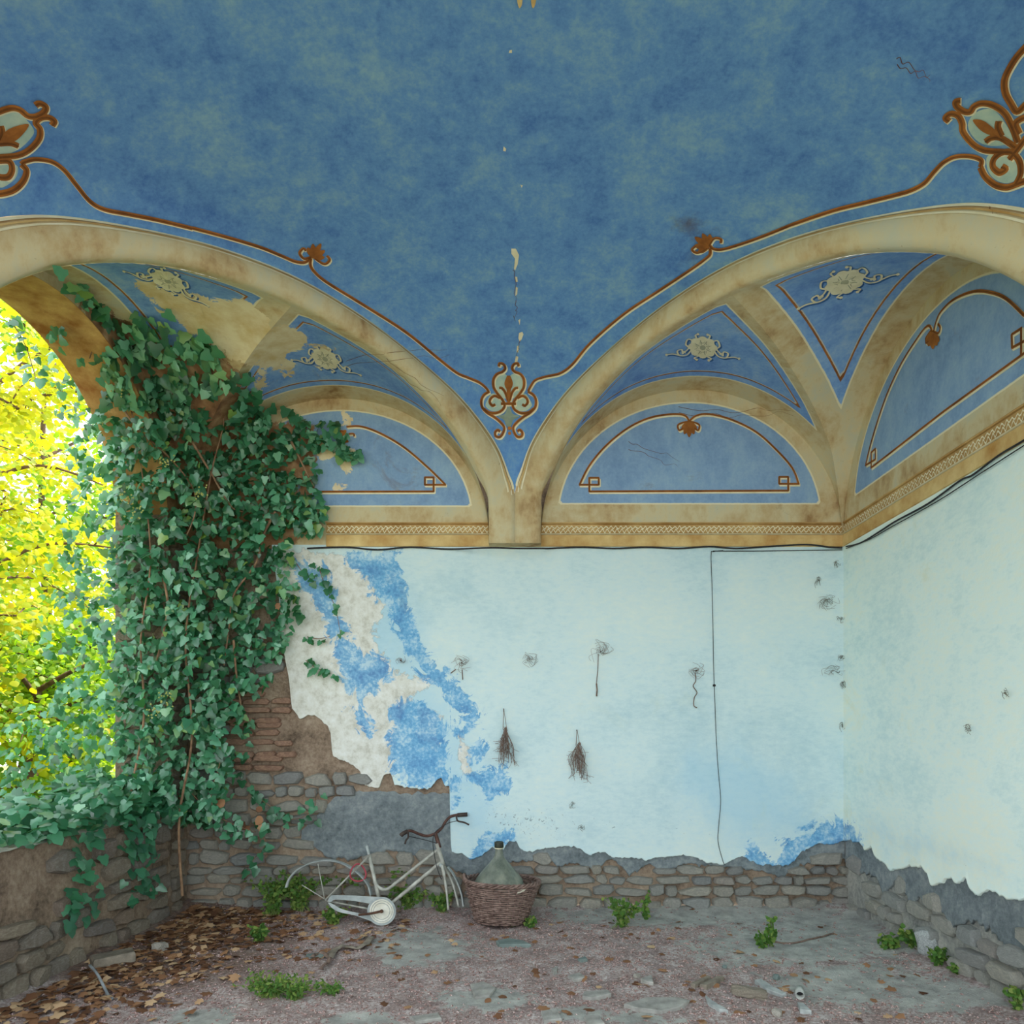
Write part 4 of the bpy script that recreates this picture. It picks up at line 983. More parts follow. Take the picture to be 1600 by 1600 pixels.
# --- trees outside
def tree(name, label, base, h, crown, n, mat, kind='broad', seed=0, lean=(0, 0), size=(.07, .12), low=.25, singles=0):
    r = random.Random(seed); root = empty(name, base); tag(root, label, 'shrub' if 'shrub' in name else 'tree', 'trees in the garden')
    top = Vector((lean[0], lean[1], h))
    L = cr([(0, 0, -.1), (lean[0]*.2+r.uniform(-.1, .1), lean[1]*.2, h*.3), (lean[0]*.6, lean[1]*.6+r.uniform(-.1, .1), h*.65), tuple(top)], 6)
    MB().tube(L, [.10*(1-.8*i/len(L)) for i in range(len(L))], 8).build('trunk', MT['bark'], root, True)
    ends = []
    for k in range(22):
        b = Vector(L[min(len(L)-1, int(len(L)*r.uniform(low, .98)))]); a = r.uniform(0, 6.28); el = r.uniform(-.1, .7)
        e = b+Vector((math.cos(a)*crown*r.uniform(.5, 1), math.sin(a)*crown*r.uniform(.5, 1), crown*el*.6))
        m_ = (b+e)/2+Vector((0, 0, .12*crown)); P_ = cr([b, m_, e], 5)
        MB().tube(P_, [.028*(1-.8*i/len(P_)) for i in range(len(P_))], 5).build('branch', MT['bark'], root, True)
        ends += [Vector(q_) for q_ in P_[3:]]
        for _ in range(3):
            s_ = Vector(P_[r.randrange(4, len(P_))]); e2 = s_+Vector((r.gauss(0, .4), r.gauss(0, .4), r.gauss(0, .25)))*crown*.5
            P2 = cr([s_, (s_+e2)/2+Vector((0, 0, .05)), e2], 4)
            MB().tube(P2, [.01*(1-.7*i/len(P2)) for i in range(len(P2))], 4).build('twig', MT['bark'], root, True)
            ends += [Vector(q_) for q_ in P2[2:]]
    lv = Leaves(kind); one = [one_leaf(kind, mat, 9+i) for i in range(3)]
    best = []
    for i in range(n):
        e = r.choice(ends); p = e+Vector((r.gauss(0, .17), r.gauss(0, .17), r.gauss(0, .12)))*crown*.75
        nm = Vector((r.gauss(.3, .6), r.gauss(-.4, .5), r.gauss(.7, .4)))
        M_ = orient(p, nm, r.uniform(*size), r.gauss(0, 1.2)); wp = p+Vector(base)
        sx_ = VX+F*(wp.x-CX)/(wp.y-CY)
        if i < singles*5 and -30 < sx_ < 190 and len(best) < singles: best.append(M_)
        else: lv.add(M_, r.random())
    for M_ in best: link('leaf', r.choice(one), root, M_)
    lv.build('leaf_mass', mat, root); return root
tree('garden_tree', 'slim yellow-green tree nearest the open arch', (-4.9, .2, -.05), 4.6, 1.15, 7000, MT['tree'], 'broad', 3, (-.3, .2), (.05, .09), .2, 150)
tree('garden_shrub', 'dark green shrub just outside the parapet', (-4.45, .75, -.05), 1.9, .95, 6000, MT['tree2'], 'broad', 31, (0, 0), (.04, .075), .05, 60)
tree('garden_tree', 'leaning tree with sunlit yellow leaves behind the slim one', (-6.4, 2.2, -.05), 6.0, 1.9, 9000, MT['tree'], 'broad', 5, (.4, -.3), (.06, .11), .12, 80)
tree('garden_tree', 'green bushy tree low behind the parapet', (-5.2, 1.6, -.05), 2.4, 1.3, 8000, MT['tree2'], 'broad', 8, (0, 0), (.05, .09), .08, 80)
tree('garden_tree', 'tall yellow tree far behind on the left', (-9.2, 2.6, -.05), 7.5, 2.6, 9000, MT['tree'], 'broad', 12, (0, 0), (.09, .15), .1)
tree('garden_tree', 'broad green tree at the back of the garden', (-7.6, 5.4, -.05), 7.5, 2.8, 10000, MT['tree2'], 'broad', 15, (0, 0), (.09, .15), .08)
tree('garden_tree', 'yellow tree at the far edge of the garden', (-11.5, 7.5, -.05), 8, 3.2, 7000, MT['tree'], 'broad', 19, (0, 0), (.12, .2), .08)
tree('garden_tree', 'bushy yellow tree left of the slim one', (-6.6, -.6, -.05), 4.0, 1.5, 7000, MT['tree'], 'broad', 23, (0, 0), (.05, .09), .1)

# --- weeds
def weed(p, h, spread, n, label, seed, kind='broad', sl=(.022, .04), mat='weed', group=None, nl=13):
    r = random.Random(seed); root = empty('weed', p); tag(root, label, 'weed', group)
    lv = Leaves(kind)
    for _ in range(n):
        a = r.uniform(0, 6.28); e = Vector((math.cos(a)*spread*r.uniform(.2, 1), math.sin(a)*spread*.6*r.uniform(.2, 1), h*r.uniform(.5, 1)))
        e.y = min(e.y, -p[1]-.07)
        m_ = Vector((e.x*.35, e.y*.35, e.z*.65)); s0 = Vector((r.gauss(0, spread*.15), r.gauss(0, spread*.08), -.02)); P_ = cr([s0, m_, e], 5)
        MB().tube(P_, [.003*(1-.6*i/len(P_)) for i in range(len(P_))], 4).build('stalk', MT['greenstem'], root)
        for k in range(nl):
            t_ = r.uniform(.2, 1); q_ = Vector(P_[min(len(P_)-1, int(t_*len(P_)))])
            lv.add(orient(q_+Vector((r.gauss(0, .012), r.gauss(0, .012), r.gauss(0, .01))), Vector((r.gauss(0, .7), r.gauss(-.5, .5), r.gauss(.7, .4))), r.uniform(*sl), r.uniform(0, 6.28)), r.random())
    lv.build('foliage', MT[mat], root); return root
def ground_at(x, y):
    p = fl(x, y); p.z = floor_z(p.x, p.y); return p
WEEDS = [(470, 1426, .32, .27, 40, 'bushy green weed under the rear mudguard of the bicycle'), (425, 1432, .30, .24, 34, 'green weed between ivy corner and bicycle mudguard'), (520, 1442, .13, .13, 14, 'low weed in front of the bicycle chain case'),
   (550, 1412, .20, .18, 12, 'thin weed behind the bicycle chain case'), (640, 1424, .19, .18, 20, 'small weed under the bicycle down tube'), (690, 1428, .16, .15, 18, 'small weed between bicycle forks and basket'),
   (800, 1446, .17, .09, 12, 'leafy weed growing in front of the wicker basket'), (828, 1448, .07, .06, 6, 'tiny weed at the right foot of the wicker basket'), (970, 1447, .23, .17, 24, 'leafy weed clump at the foot of the back wall right of the basket'), (1008, 1436, .20, .05, 6, 'thin upright weed beside the clump near the back wall'),
   (1206, 1478, .20, .05, 9, 'upright green weed on the bare floor near the right corner'), (1190, 1480, .10, .08, 8, 'low weed beside the upright one near the right corner'), (1388, 1481, .08, .12, 14, 'flat green weed left of the white stone by the right wall'), (1425, 1484, .10, .12, 14, 'flat green weed touching the white stone by the right wall'),
   (1464, 1512, .11, .09, 10, 'small weed in front of the white stone by the right wall'), (1492, 1524, .05, .05, 5, 'tiny weed rooted at the right wall foot'), (1590, 1580, .12, .06, 7, 'small weed at the right edge of the floor'),
   (425, 1556, .13, .22, 34, 'feathery green weed clump in the left foreground'), (458, 1558, .11, .16, 22, 'yellowish weed tuft beside the feathery clump'), (520, 1550, .05, .12, 12, 'low creeping weed right of the feathery clump'), (408, 1470, .10, .14, 14, 'pale weed growing out of the dead leaves'), (640, 1402, .16, .12, 8, 'sparse weed against the wall behind the bicycle')]
for i, (x, y, h, sp, n, lb) in enumerate(WEEDS):
    weed(ground_at(x, y), h, sp, n, lb, 40+i, 'slim' if 'feathery' in lb or 'tuft' in lb else 'broad', (.02, .036) if 'flat' not in lb else (.025, .04))

# --- dead leaves: the 300 nearest singly, the rest as litter
DRY = [one_leaf('maple', MT['dry'], i) for i in range(4)]+[one_leaf('broad', MT['dry'], 20+i) for i in range(2)]
for i, m in enumerate(DRY):
    a = m.attributes.new('tone', 'FLOAT', 'POINT'); a.data.foreach_set('value', [0.]*len(m.vertices))
    for v in m.vertices: v.co.y += .25*v.co.x*v.co.x*(1 if i % 2 else -1)+.12*(v.co.z+.5)**2
dl = []
for _ in range(1200):            # drift along the parapet
    y = -.12-2.45*R.random()**1.5; x = XL+.06+abs(R.gauss(0, .52-.08*abs(y)))+.05
    if x < XL+1.5: dl.append((x, y, 0))
for _ in range(170):
    p = fl(R.uniform(300, 640), R.uniform(1425, 1500)); dl.append((p.x, p.y, 1))
for x, y in ((655, 1440), (735, 1444), (762, 1445), (838, 1450), (875, 1455), (605, 1470), (1030, 1455), (1020, 1460), (895, 1482), (1080, 1425), (1155, 1442), (1180, 1490), (1155, 1485), (1290, 1445), (1305, 1459), (1120, 1499), (1070, 1540), (1075, 1537), (1240, 1522), (1262, 1530), (1228, 1538), (1225, 1545), (1235, 1550), (700, 1535), (615, 1520), (600, 1570), (590, 1525), (630, 1530), (1010, 1590), (850, 1578),
             (675, 1590), (780, 1590), (1170, 1580), (1215, 1583), (940, 1465), (1100, 1555), (1300, 1500), (880, 1462), (860, 1460), (1035, 1490), (985, 1460), (1060, 1450), (1140, 1460), (1215, 1500), (935, 1540), (950, 1500), (1250, 1505)):
    p = fl(x, y); dl.append((p.x, p.y, 2))
for _ in range(90):
    p = fl(R.uniform(520, 1500), 1440+160*R.random()**1.1)
    if p.x < 2.55: dl.append((p.x, p.y, 2))
pri = sorted(range(len(dl)), key=lambda i: (-dl[i][2] if dl[i][2] == 2 else 0, (dl[i][1]) if dl[i][0] < -2.0 else dl[i][1]+.3)); pick = set(pri[:300]); LV = Leaves('maple')
names = ['dead brown leaf in the leaf drift along the parapet', 'dead brown leaf on the floor in front of the weeds and bicycle', 'dry curled brown leaf lying loose on the open gravel floor']
grp = ['leaf drift along the parapet', 'leaves before the bicycle', 'loose leaves on the open floor']
for i, (x, y, g) in enumerate(dl):
    z = floor_z(x, y)+R.uniform(.006, .03 if g == 0 else .014); sz_ = R.uniform(.04, .085) if g < 2 else R.uniform(.04, .08)
    M_ = Matrix.Translation((x, y, z))@Matrix.Rotation(R.uniform(0, 6.28), 4, 'Z')@Matrix.Rotation(-math.pi/2+R.gauss(0, .22), 4, 'X')@Matrix.Rotation(R.gauss(0, .25), 4, 'Y')@Matrix.Diagonal((sz_, sz_, sz_, 1))@Matrix.Translation((0, 0, .5))
    if i in pick: tag(link('dead_leaf', R.choice(DRY), None, M_), names[g], 'leaf', grp[g])
    else: LV.add(M_, R.random())
o = LV.build('leaf_litter', MT['dry']); tag(o, 'thick litter of dead brown leaves along the foot of the parapet', 'leaf litter', kind='stuff')
# withered leaves caught in the ivy
for k, (x, y) in enumerate(((352, 1255), (372, 1285), (400, 1262), (408, 1275), (432, 942), (408, 1287), (385, 1290))):
    M_ = orient(px2(x, y, surf_d(x)-.08)-IL, Vector((R.gauss(0, .4), -1, .3)), R.uniform(.06, .09), R.gauss(0, .8)); link('withered_leaf', R.choice(DRY), ivy, M_)
# gravel chips and straw
V = []; Fc = []; r = random.Random(77); mb = MB()
for _ in range(15000):
    x = r.uniform(-2.6, 2.6); y = -2.45*r.random(); b = max(1-math.hypot((q_[0]-a)/rx, (q_[1]-c_)/ry) for a, c_, rx, ry in FLOORPATCH for q_ in [project([(x, y, 0)])[0]])
    if b > .05 and r.random() < .85: continue
    s = r.uniform(.004, .013); z = floor_z(x, y)+s*.2; a = r.uniform(0, 6.28); e = r.uniform(.6, 1.6)
    if r.random() < .25: e = r.uniform(3, 6); s *= .45
    ca, sa = math.cos(a), math.sin(a)
    mb.add([(x+ca*s*e, y+sa*s*e, z), (x-sa*s*.7, y+ca*s*.7, z), (x-ca*s*e, y-sa*s*e, z), (x+sa*s*.7, y-ca*s*.7, z), (x, y, z+s*.7)], [(0, 1, 4), (1, 2, 4), (2, 3, 4), (3, 0, 4)])
def mat_gravel():
    n = NT('gravel_chips', .95); f = n.noise(140, 2); n.col(n.ramp(f, [(.3, c8(88, 62, 58)), (.5, c8(146, 116, 110)), (.68, c8(206, 190, 186))])); return n.m
o = mb.build('gravel', mat_gravel()); tag(o, 'fine pinkish gravel and plant crumbs covering the floor', 'gravel', kind='stuff')
# ------------------------------------------------------------------ bicycle
MT['bike'] = simple('worn_cream_enamel', c8(128, 126, 116), c8(190, 190, 180), 14, .45, .1, .5)
MT['case'] = simple('pale_grey_enamel', c8(128, 136, 136), c8(184, 190, 188), 10, .5, .15, .4)
MT['disc'] = simple('cream_disc_enamel', c8(196, 190, 170), c8(232, 230, 220), 12, .5)
MT['bar'] = simple('rusty_brown_bar', c8(62, 42, 38), c8(104, 76, 68), 24, .6, .2)
MT['grip'] = simple('dark_rubber', c8(48, 40, 38), c8(84, 74, 68), 20, .8)
MT['red'] = simple('red_cable_lock', c8(140, 50, 62), c8(184, 84, 94), 20, .6)
bp = fl(590, 1446); bp = Vector((bp.x, -.42, .03))
bike = empty('bicycle', bp); tag(bike, 'old cream step-through bicycle without wheels or saddle leaning on the wall', 'bicycle')
def B(cx_, cy_, y=0.0):
    d = 5.36-.0; lean = .00022*(900-cy_)
    return px2(430+cx_/5.161, 1250+cy_/5.161, d+y+lean)-bp
def bt(name, pts, r, y=0.0, mat='bike', n=6, sides=8, parent=bike):
    P_ = [B(*p) if len(p) == 3 else B(p[0], p[1], y) for p in pts]
    P_ = [Vector(q_) for q_ in cr(P_, n)] if len(P_) > 2 else P_
    return MB().tube(P_, r, sides).build(name, MT[mat], parent, True)
fr = MB()
for P_, r_ in (([(757, 440), (858, 897)], .0145), ([(1318, 395), (1120, 552), (960, 680), (910, 716), (870, 722), (838, 705), (818, 684)], .0125), ([(1338, 500), (960, 815), (858, 897)], .0145), ([(1306, 352), (1355, 530)], .018)):
    Q = [B(*p) for p in P_]; fr.tube([Vector(q_) for q_ in cr(Q, 6)] if len(Q) > 2 else Q, r_, 10)
for y_, e in ((-.045, 0), (.06, 1)):
    fr.tube([B(756, 452, y_*.3), B(410, 800, y_)], .0075, 8); fr.tube([B(858, 897, y_*.4), B(410, 812, y_)], .008, 8)
fr.tube([B(858, 897, -.05), B(858, 897, .05)], .022, 10); fr.tube([B(410, 806, -.055), B(410, 806, .07)], .008, 8)
fr.build('frame', MT['bike'], bike, True)
bt('seat_post', [(737, 368), (762, 462)], .0115, mat='case')
bt('fork_blade', [(1345, 525, -.05), (1362, 610, -.05), (1380, 720, -.05), (1396, 888, -.05)], [.013]*7+[.011]*6+[.009]*6)
bt('fork_blade', [(1358, 525, .05), (1400, 600, .05), (1440, 700, .05), (1478, 860, .05)], [.013]*7+[.011]*6+[.009]*6)
mb = MB(); Q = [B(1338, 530, y_) for y_ in (-.055, .055)]; mb.tube(Q, .016, 8); mb.build('fork_crown', MT['case'], bike, True)
def guard(name, pts, wd, mat, skew=0.0):
    L = cr([B(*p) for p in pts], 6); mb = MB(); rows = []
    for i, p in enumerate(L):
        t = Vector(L[min(i+1, len(L)-1)])-Vector(L[max(i-1, 0)]); n_ = Vector((t.z, 0, -t.x)).normalized(); p = Vector(p)
        rows.append([p+Vector((0, y_, 0))-n_*(.012 if abs(y_) > wd*.3 else 0) for y_ in (-wd/2, -wd/4, 0, wd/4, wd/2)])
    mb.grid(rows); o = mb.build(name, MT[mat], bike, True)
    m = o.modifiers.new('thick', 'SOLIDIFY'); m.thickness = .003; return o
guard('rear_mudguard', [(100, 705), (128, 632), (200, 560), (320, 508), (440, 496), (540, 520), (620, 565), (695, 625), (745, 695), (765, 775)], .055, 'case')
guard('front_mudguard', [(1385, 545), (1420, 590), (1462, 665), (1495, 760), (1510, 855)], .058, 'case')
bt('mudguard_stay', [(345, 515), (398, 800)], .004, -.03); bt('mudguard_stay', [(215, 685), (405, 802)], .004, -.03)
def plate(name, outline, y0, y1, mat, n=4, parent=bike):
    O = cr(outline, n, True) if n > 1 else outline; k = len(O); mb = MB()
    a = [B(p[0], p[1], y0) for p in O]; b = [B(p[0], p[1], y1) for p in O]
    mb.add(a+b, [tuple(range(k))[::-1], tuple(range(k, 2*k))]+[(i, (i+1) % k, k+(i+1) % k, k+i) for i in range(k)])
    return mb.build(name, MT[mat], parent)
case = plate('chain_case', [(425, 815), (440, 780), (480, 766), (660, 772), (860, 786), (900, 810), (800, 838), (640, 815), (490, 803), (450, 822)], -.075, -.035, 'case')
plate('chain_case_lower', [(428, 828), (455, 868), (520, 905), (640, 930), (740, 965), (830, 990), (880, 960), (760, 925), (640, 905), (540, 880), (480, 848), (450, 832)], -.073, -.037, 'case', parent=bike)
ring = lambda r_: [(858+r_*math.cos(a), 897+r_*math.sin(a)) for a in np.arange(0, 2*math.pi-.01, math.pi/16)]
plate('chain_case_ring', ring(116), -.078, -.034, 'case', 1)
d_ = plate('chain_disc', ring(97), -.086, -.07, 'disc', 1)
for r_ in (84, 66): 
    Q = [B(p[0], p[1], -.087) for p in ring(r_)]; MB().tube(Q+[Q[0]], .002, 5).build('groove', MT['case'], d_, True)
MB().tube([B(858, 897, -.12), B(858, 897, -.06)], .014, 10).build('axle_nut', MT['iron'], bike, True)
bt('crank', [(858, 897), (760, 917), (672, 926)], [.009]*13, -.105, 'iron')
hb = bt('handlebar', [(1040, 270, -.12), (1090, 248, -.11), (1160, 274, -.06), (1225, 290, -.02), (1290, 270, .0), (1340, 230, .03), (1370, 180, .06), (1410, 137, .10), (1460, 122, .13), (1500, 120, .14)], .0115, mat='bar')
bt('grip', [(1012, 288, -.13), (1035, 268, -.125), (1068, 253, -.115)], .017, mat='grip'); bt('grip', [(1470, 122, .135), (1510, 119, .145), (1550, 116, .15)], .017, mat='grip')
bt('brake_lever', [(1460, 128, .11), (1472, 168, .09), (1520, 180, .09), (1564, 200, .10)], .007, mat='grip'); bt('brake_lever', [(1070, 256, -.14), (1072, 300, -.15), (1055, 325, -.15), (1046, 356, -.15)], .007, mat='grip')
bt('stem', [(1290, 268, 0), (1308, 320, 0), (1326, 385, 0)], .0155, mat='bar')
bt('brake_cable', [(1470, 168, .08), (1400, 185, .03), (1330, 225, -.02), (1285, 270, -.05), (1272, 340, -.06), (1285, 450, -.05), (1310, 560, -.05), (1340, 640, -.05)], .003, mat='cable', sides=5)
bt('brake_cable', [(1072, 292, -.14), (1150, 308, -.1), (1230, 328, -.05), (1300, 348, -.03)], .003, mat='cable', sides=5)
bt('cable_lock', [(668+62*math.cos(a)+8*math.sin(2*a), 585+70*math.sin(a), -.03+.03*math.cos(a)) for a in np.arange(-1.4, 5.0, .45)], .0065, mat='red')

# ------------------------------------------------------------------ basket and demijohn
bc = Vector((CX+(782-VX)/F*5.34, -.36, .012))
MT['wicker'] = simple('grey_brown_wicker', c8(92, 72, 66), c8(156, 132, 122), 26, .85, .3)
basket = empty('wicker_basket', bc); tag(basket, 'round woven wicker basket standing against the stone wall', 'basket')
basket.rotation_euler = (math.radians(-3), math.radians(2), 0)
HB, R0, R1 = .30, .185, .283
brad = lambda z: R0+(R1-R0)*(z/HB)**.8
NS = 28
for k in range(NS):
    a = 2*math.pi*k/NS; L = [Vector(((brad(z))*math.cos(a), brad(z)*math.sin(a), z)) for z in (0, .06, .12, .18, .24, HB+.01)]
    MB().tube(L, .0055, 5).build('stake', MT['wicker'], basket, True)
for j in range(19):
    z = .008+j*.0158; L = []
    for i in range(NS*4+1):
        a = 2*math.pi*i/(NS*4); rr = brad(z)+.0075*math.cos(a*NS/2*1.0+math.pi*(j % 2))*1.0
        L.append(Vector((rr*math.cos(a), rr*math.sin(a), z+.002*math.sin(a*3+j))))
    MB().tube(L, .0075, 5, False).build('weaver', MT['wicker'], basket, True)
for j in range(3):
    L = []
    for i in range(121):
        a = 2*math.pi*i/120; rr = R1+.004+.011*math.cos(a*14+j*2.09); L.append(Vector((rr*math.cos(a), rr*math.sin(a), HB+.008+.011*math.sin(a*14+j*2.09))))
    MB().tube(L, .0085, 6, False).build('rim_braid', MT['wicker'], basket, True)
MB().lathe([(0, 0), (.1, .0), (R0, .004), (R0, .014), (0, .016)], 28).build('base', MT['wicker'], basket)
for sgn, a0 in ((1, math.pi), ):
    L = [Vector((R1*math.cos(a0+t*.25)*(1+.04*(1-t*t)), R1*math.sin(a0+t*.25), HB+.045*(1-t*t))) for t in np.linspace(-1, 1, 11)]
    MB().tube(L, .011, 6).build('handle', MT['wicker'], basket, True)
def mat_dj():
    n = NT('dusty_green_glass', .42, .5)
    n.col(n.ramp(n.noise(6, 7, .7, stretch=(1, 1, .4)), [(.34, c8(74, 82, 74)), (.52, c8(116, 122, 110)), (.68, c8(150, 150, 132))])); n.bump(n.noise(14), .1); return n.m
MT['dj'] = mat_dj()
dj = empty('demijohn', bc+Vector((-.012, .012, .03))); tag(dj, 'large dusty green glass demijohn with narrow neck in the wicker basket', 'demijohn')
prof = [(0, .0), (.10, .004), (.155, .04), (.185, .12), (.196, .20), (.196, .24), (.186, .275), (.165, .31), (.132, .35), (.098, .39), (.066, .425), (.044, .452), (.033, .478), (.030, .505), (.029, .545), (.029, .572), (.024, .574), (.022, .53), (0, .5)]
L = cr([(a, b) for a, b in prof[:13]], 4)
MB().lathe([(max(0, p[0]), p[1]) for p in L]+prof[13:], 40).build('body', MT['dj'], dj, True)
MB().lathe([(.030, .530), (.036, .534), (.036, .574), (.031, .578), (.024, .578)], 24).build('collar', simple('dark_neck_band', c8(40, 44, 38), c8(70, 74, 60), 20, .5), dj, True)
MB().lathe([(.0295, .524), (.034, .526), (.034, .532), (.0295, .534)], 24).build('neck_ring', MT['pale'], dj, True)
def lump(name, c, s, mat, label, cat, seed, rz=0.0, rx=0.0, ry=0.0, sub=2, rough=.25, group=None):
    r = random.Random(seed); me = bpy.data.meshes.new(name); import bmesh
    bm = bmesh.new(); bmesh.ops.create_icosphere(bm, subdivisions=sub, radius=1)
    for v in bm.verts:
        q_ = v.co*1.6+Vector((seed*3.1, 0, 0)); v.co *= 1+rough*fbm(*q_)+rough*.4*r.uniform(-1, 1)
        for ax in range(3): v.co[ax] = max(-.8, min(.8, v.co[ax]))
    bm.to_mesh(me); bm.free(); me.materials.append(mat)
    o = link(name, me); o.location = c; o.scale = s; o.rotation_euler = (rx, ry, rz); tag(o, label, cat, group); return o
pw = simple('pale_crumbs', c8(190, 180, 160), c8(228, 222, 206), 30, .9, .5)
lump('plaster_fragment', px2(813, 1390, 5.14), (.045, .03, .022), pw, 'pale crumbly fragment lying on the basket rim beside the demijohn', 'fragment', 3, .3, 0, -.3, 3, .45)

# ------------------------------------------------------------------ things on the back wall
def wall_tangle(x, y, r_, n, label, name='dry_bunch_stub', nailed=True, seed=0, stretch=1.0, right=False, mat='twig', sag=0.0):
    r0_ = r_; rr = random.Random(seed); c_ = (rw if right else bw)(x, y, .012); root = empty(name, c_); tag(root, label, 'nail' if nailed else 'cobweb')
    nrm = Vector((-1, 0, 0)) if right else Vector((0, -1, 0)); sd_ = Vector((0, -1, 0)) if right else Vector((1, 0, 0)); up = Vector((0, 0, 1)); px = 1/190
    if nailed: MB().tube([-nrm*.012, nrm*.05], .004, 6).build('nail', MT['iron'], root)
    for k in range(n+6):
        r_ = r0_*(.45 if k % 2 else 1.); a = rr.uniform(0, 6.28); b = a+rr.uniform(.6, 2.6)
        P_ = [sd_*(r_*px*f_*math.cos(t))*stretch+up*(r_*px*f_*math.sin(t)-sag*px*abs(f_))+nrm*rr.uniform(.004, .035) for t, f_ in ((a, rr.uniform(0, .4)), ((a+b)/2, rr.uniform(.5, 1)), (b, rr.uniform(.5, 1.1)))]
        MB().tube([Vector(q_) for q_ in cr(P_, 4)], [.0011]*9, 3).build('strand', MT[mat], root)
    return root
wall_tangle(627, 1033, 9, 8, 'small dark nail stub on the peeling blue paint', seed=1)
t_ = wall_tangle(722, 1036, 15, 16, 'nail with a tangle of dry stalks, second from the left', seed=2)
for P_ in ([(712, 1046), (704, 1052)], [(722, 1046), (723, 1062)]): MB().tube([bw(*p, .02)-Vector(t_.location) for p in P_], .004, 4).build('twig', MT['twig'], t_)
wall_tangle(828, 1030, 13, 14, 'nail with a small knot of wire, third from the left', seed=3)
t_ = wall_tangle(938, 1019, 20, 18, 'nail with looped dry stalks and a hanging string', seed=4)
MB().tube([bw(x, y, .02)-Vector(t_.location) for x, y in ((935, 1022), (934, 1048), (932, 1068), (933, 1088))], .003, 4).build('string', MT['twig'], t_)
MB().tube([bw(x, y, .022)-Vector(t_.location) for x, y in ((932, 1068), (933, 1078), (932, 1088))], .006, 5).build('knot', MT['twig'], t_)
t_ = wall_tangle(1087, 1048, 14, 14, 'nail with a twisted piece of rope hanging down', seed=5)
MB().tube([Vector(q_) for q_ in cr([bw(x, y, .02)-Vector(t_.location) for x, y in ((1086, 1052), (1087, 1064), (1083, 1072), (1089, 1082), (1085, 1090), (1084, 1102), (1089, 1106))], 4)], .004, 5).build('rope', MT['twig'], t_)
def herb(x, y0, y1, y2, w_, label, seed):
    rr = random.Random(seed); c_ = bw(x, y0, .015); root = empty('herb_bunch', c_); tag(root, label, 'dried herbs'); l = Vector(root.location)
    MB().tube([Vector((0, .02, 0)), Vector((0, -.045, 0))], .004, 6).build('nail', MT['iron'], root)
    MB().tube([Vector((0, -.035, 0)), bw(x-1, y1, .045)-l], .003, 4).build('string', MT['twig'], root); MB().tube([Vector((.002, -.03, 0)), bw(x+5, y1, .04)-l], .002, 4).build('string', MT['twig'], root)
    for k in range(34):
        a = rr.gauss(0, 1); top = bw(x+3+rr.gauss(0, 1.5), y1+rr.uniform(-6, 6), .045); ln = rr.uniform(.45, 1)
        end = bw(x+3+a*w_*.36*ln, y1+(y2-y1)*ln, .045+rr.uniform(-.03, .035)); m_ = (top+end)/2+Vector((rr.gauss(0, .012)+a*.012, 0, 0))
        P_ = [Vector(q_)-l for q_ in cr([top, m_, end], 4)]
        mb = MB().tube(P_, .0018, 4)
        for _ in range(3):
            b_ = P_[rr.randrange(3, len(P_))]; e_ = b_+Vector((rr.gauss(0, .03), rr.gauss(0, .01), rr.uniform(-.045, .01))); mb.tube([b_, e_], .0014, 3)
        mb.build('twig', MT['twig'], root)
herb(787, 1108, 1140, 1196, 26, 'bundle of dried twigs hanging from a nail above the demijohn', 31)
herb(901, 1141, 1165, 1222, 22, 'smaller bundle of dried twigs hanging right of the demijohn', 32)
# cables under the cornice
def wire(name, pts, r_, label, fn, mat='cable'):
    L = [Vector(q_) for q_ in cr([fn(*p) for p in pts], 6)]; o = MB().tube(L, r_, 6).build(name, MT[mat], None, True); tag(o, label, 'cable'); return o
wire('electric_cable', [(480, 857, .02), (540, 855, .02), (590, 859, .02), (640, 855, .02), (700, 858, .02), (766, 856, .15), (806, 857, .15), (845, 857, .15), (860, 857, .02), (910, 855, .02), (960, 857, .02), (1010, 855, .02), (1060, 857, .02), (1108, 854, .02), (1150, 857, .02), (1200, 854, .02), (1260, 851, .02), (1296, 855, .02), (1316, 856, .025)], .007, 'black cable sagging along the lower edge of the back cornice', bw)
wire('electric_cable', [(1114, 861, .015), (1180, 861, .015), (1250, 860, .015), (1316, 859, .02)], .0035, 'thin second cable under the black one at the right end of the back wall', bw)
wire('electric_cable', [(1322, 854, .02), (1345, 848, .02), (1375, 830, .02), (1400, 814, .02), (1450, 787, .02), (1500, 751, .02), (1520, 742, .02), (1560, 712, .02), (1600, 688, .02), (1660, 650, .02)], .006, 'thick black cable along the right wall cornice', rw)
wire('electric_cable', [(1322, 857, .02), (1360, 842, .02), (1395, 822, .02), (1460, 786, .02), (1530, 741, .02), (1600, 696, .02), (1660, 658, .02)], .0035, 'thin straight cable below the thick one on the right wall', rw)
wire('hanging_cord', [(1130, 860, .02), (1115, 862, .015), (1111, 868, .012), (1113, 930, .012), (1115, 1040, .012), (1116, 1070, .015), (1119, 1150, .012), (1122, 1200, .012), (1126, 1250, .012), (1123, 1290, .012), (1122, 1315, .012), (1128, 1340, .012), (1132, 1352, .014)], .0026, 'thin dark cord hanging down the back wall', bw)
lump('cord_knot', bw(1116, 1071, .02), (.014, .012, .012), MT['cable'], 'small knot of cord halfway down the hanging cord', 'knot', 5)
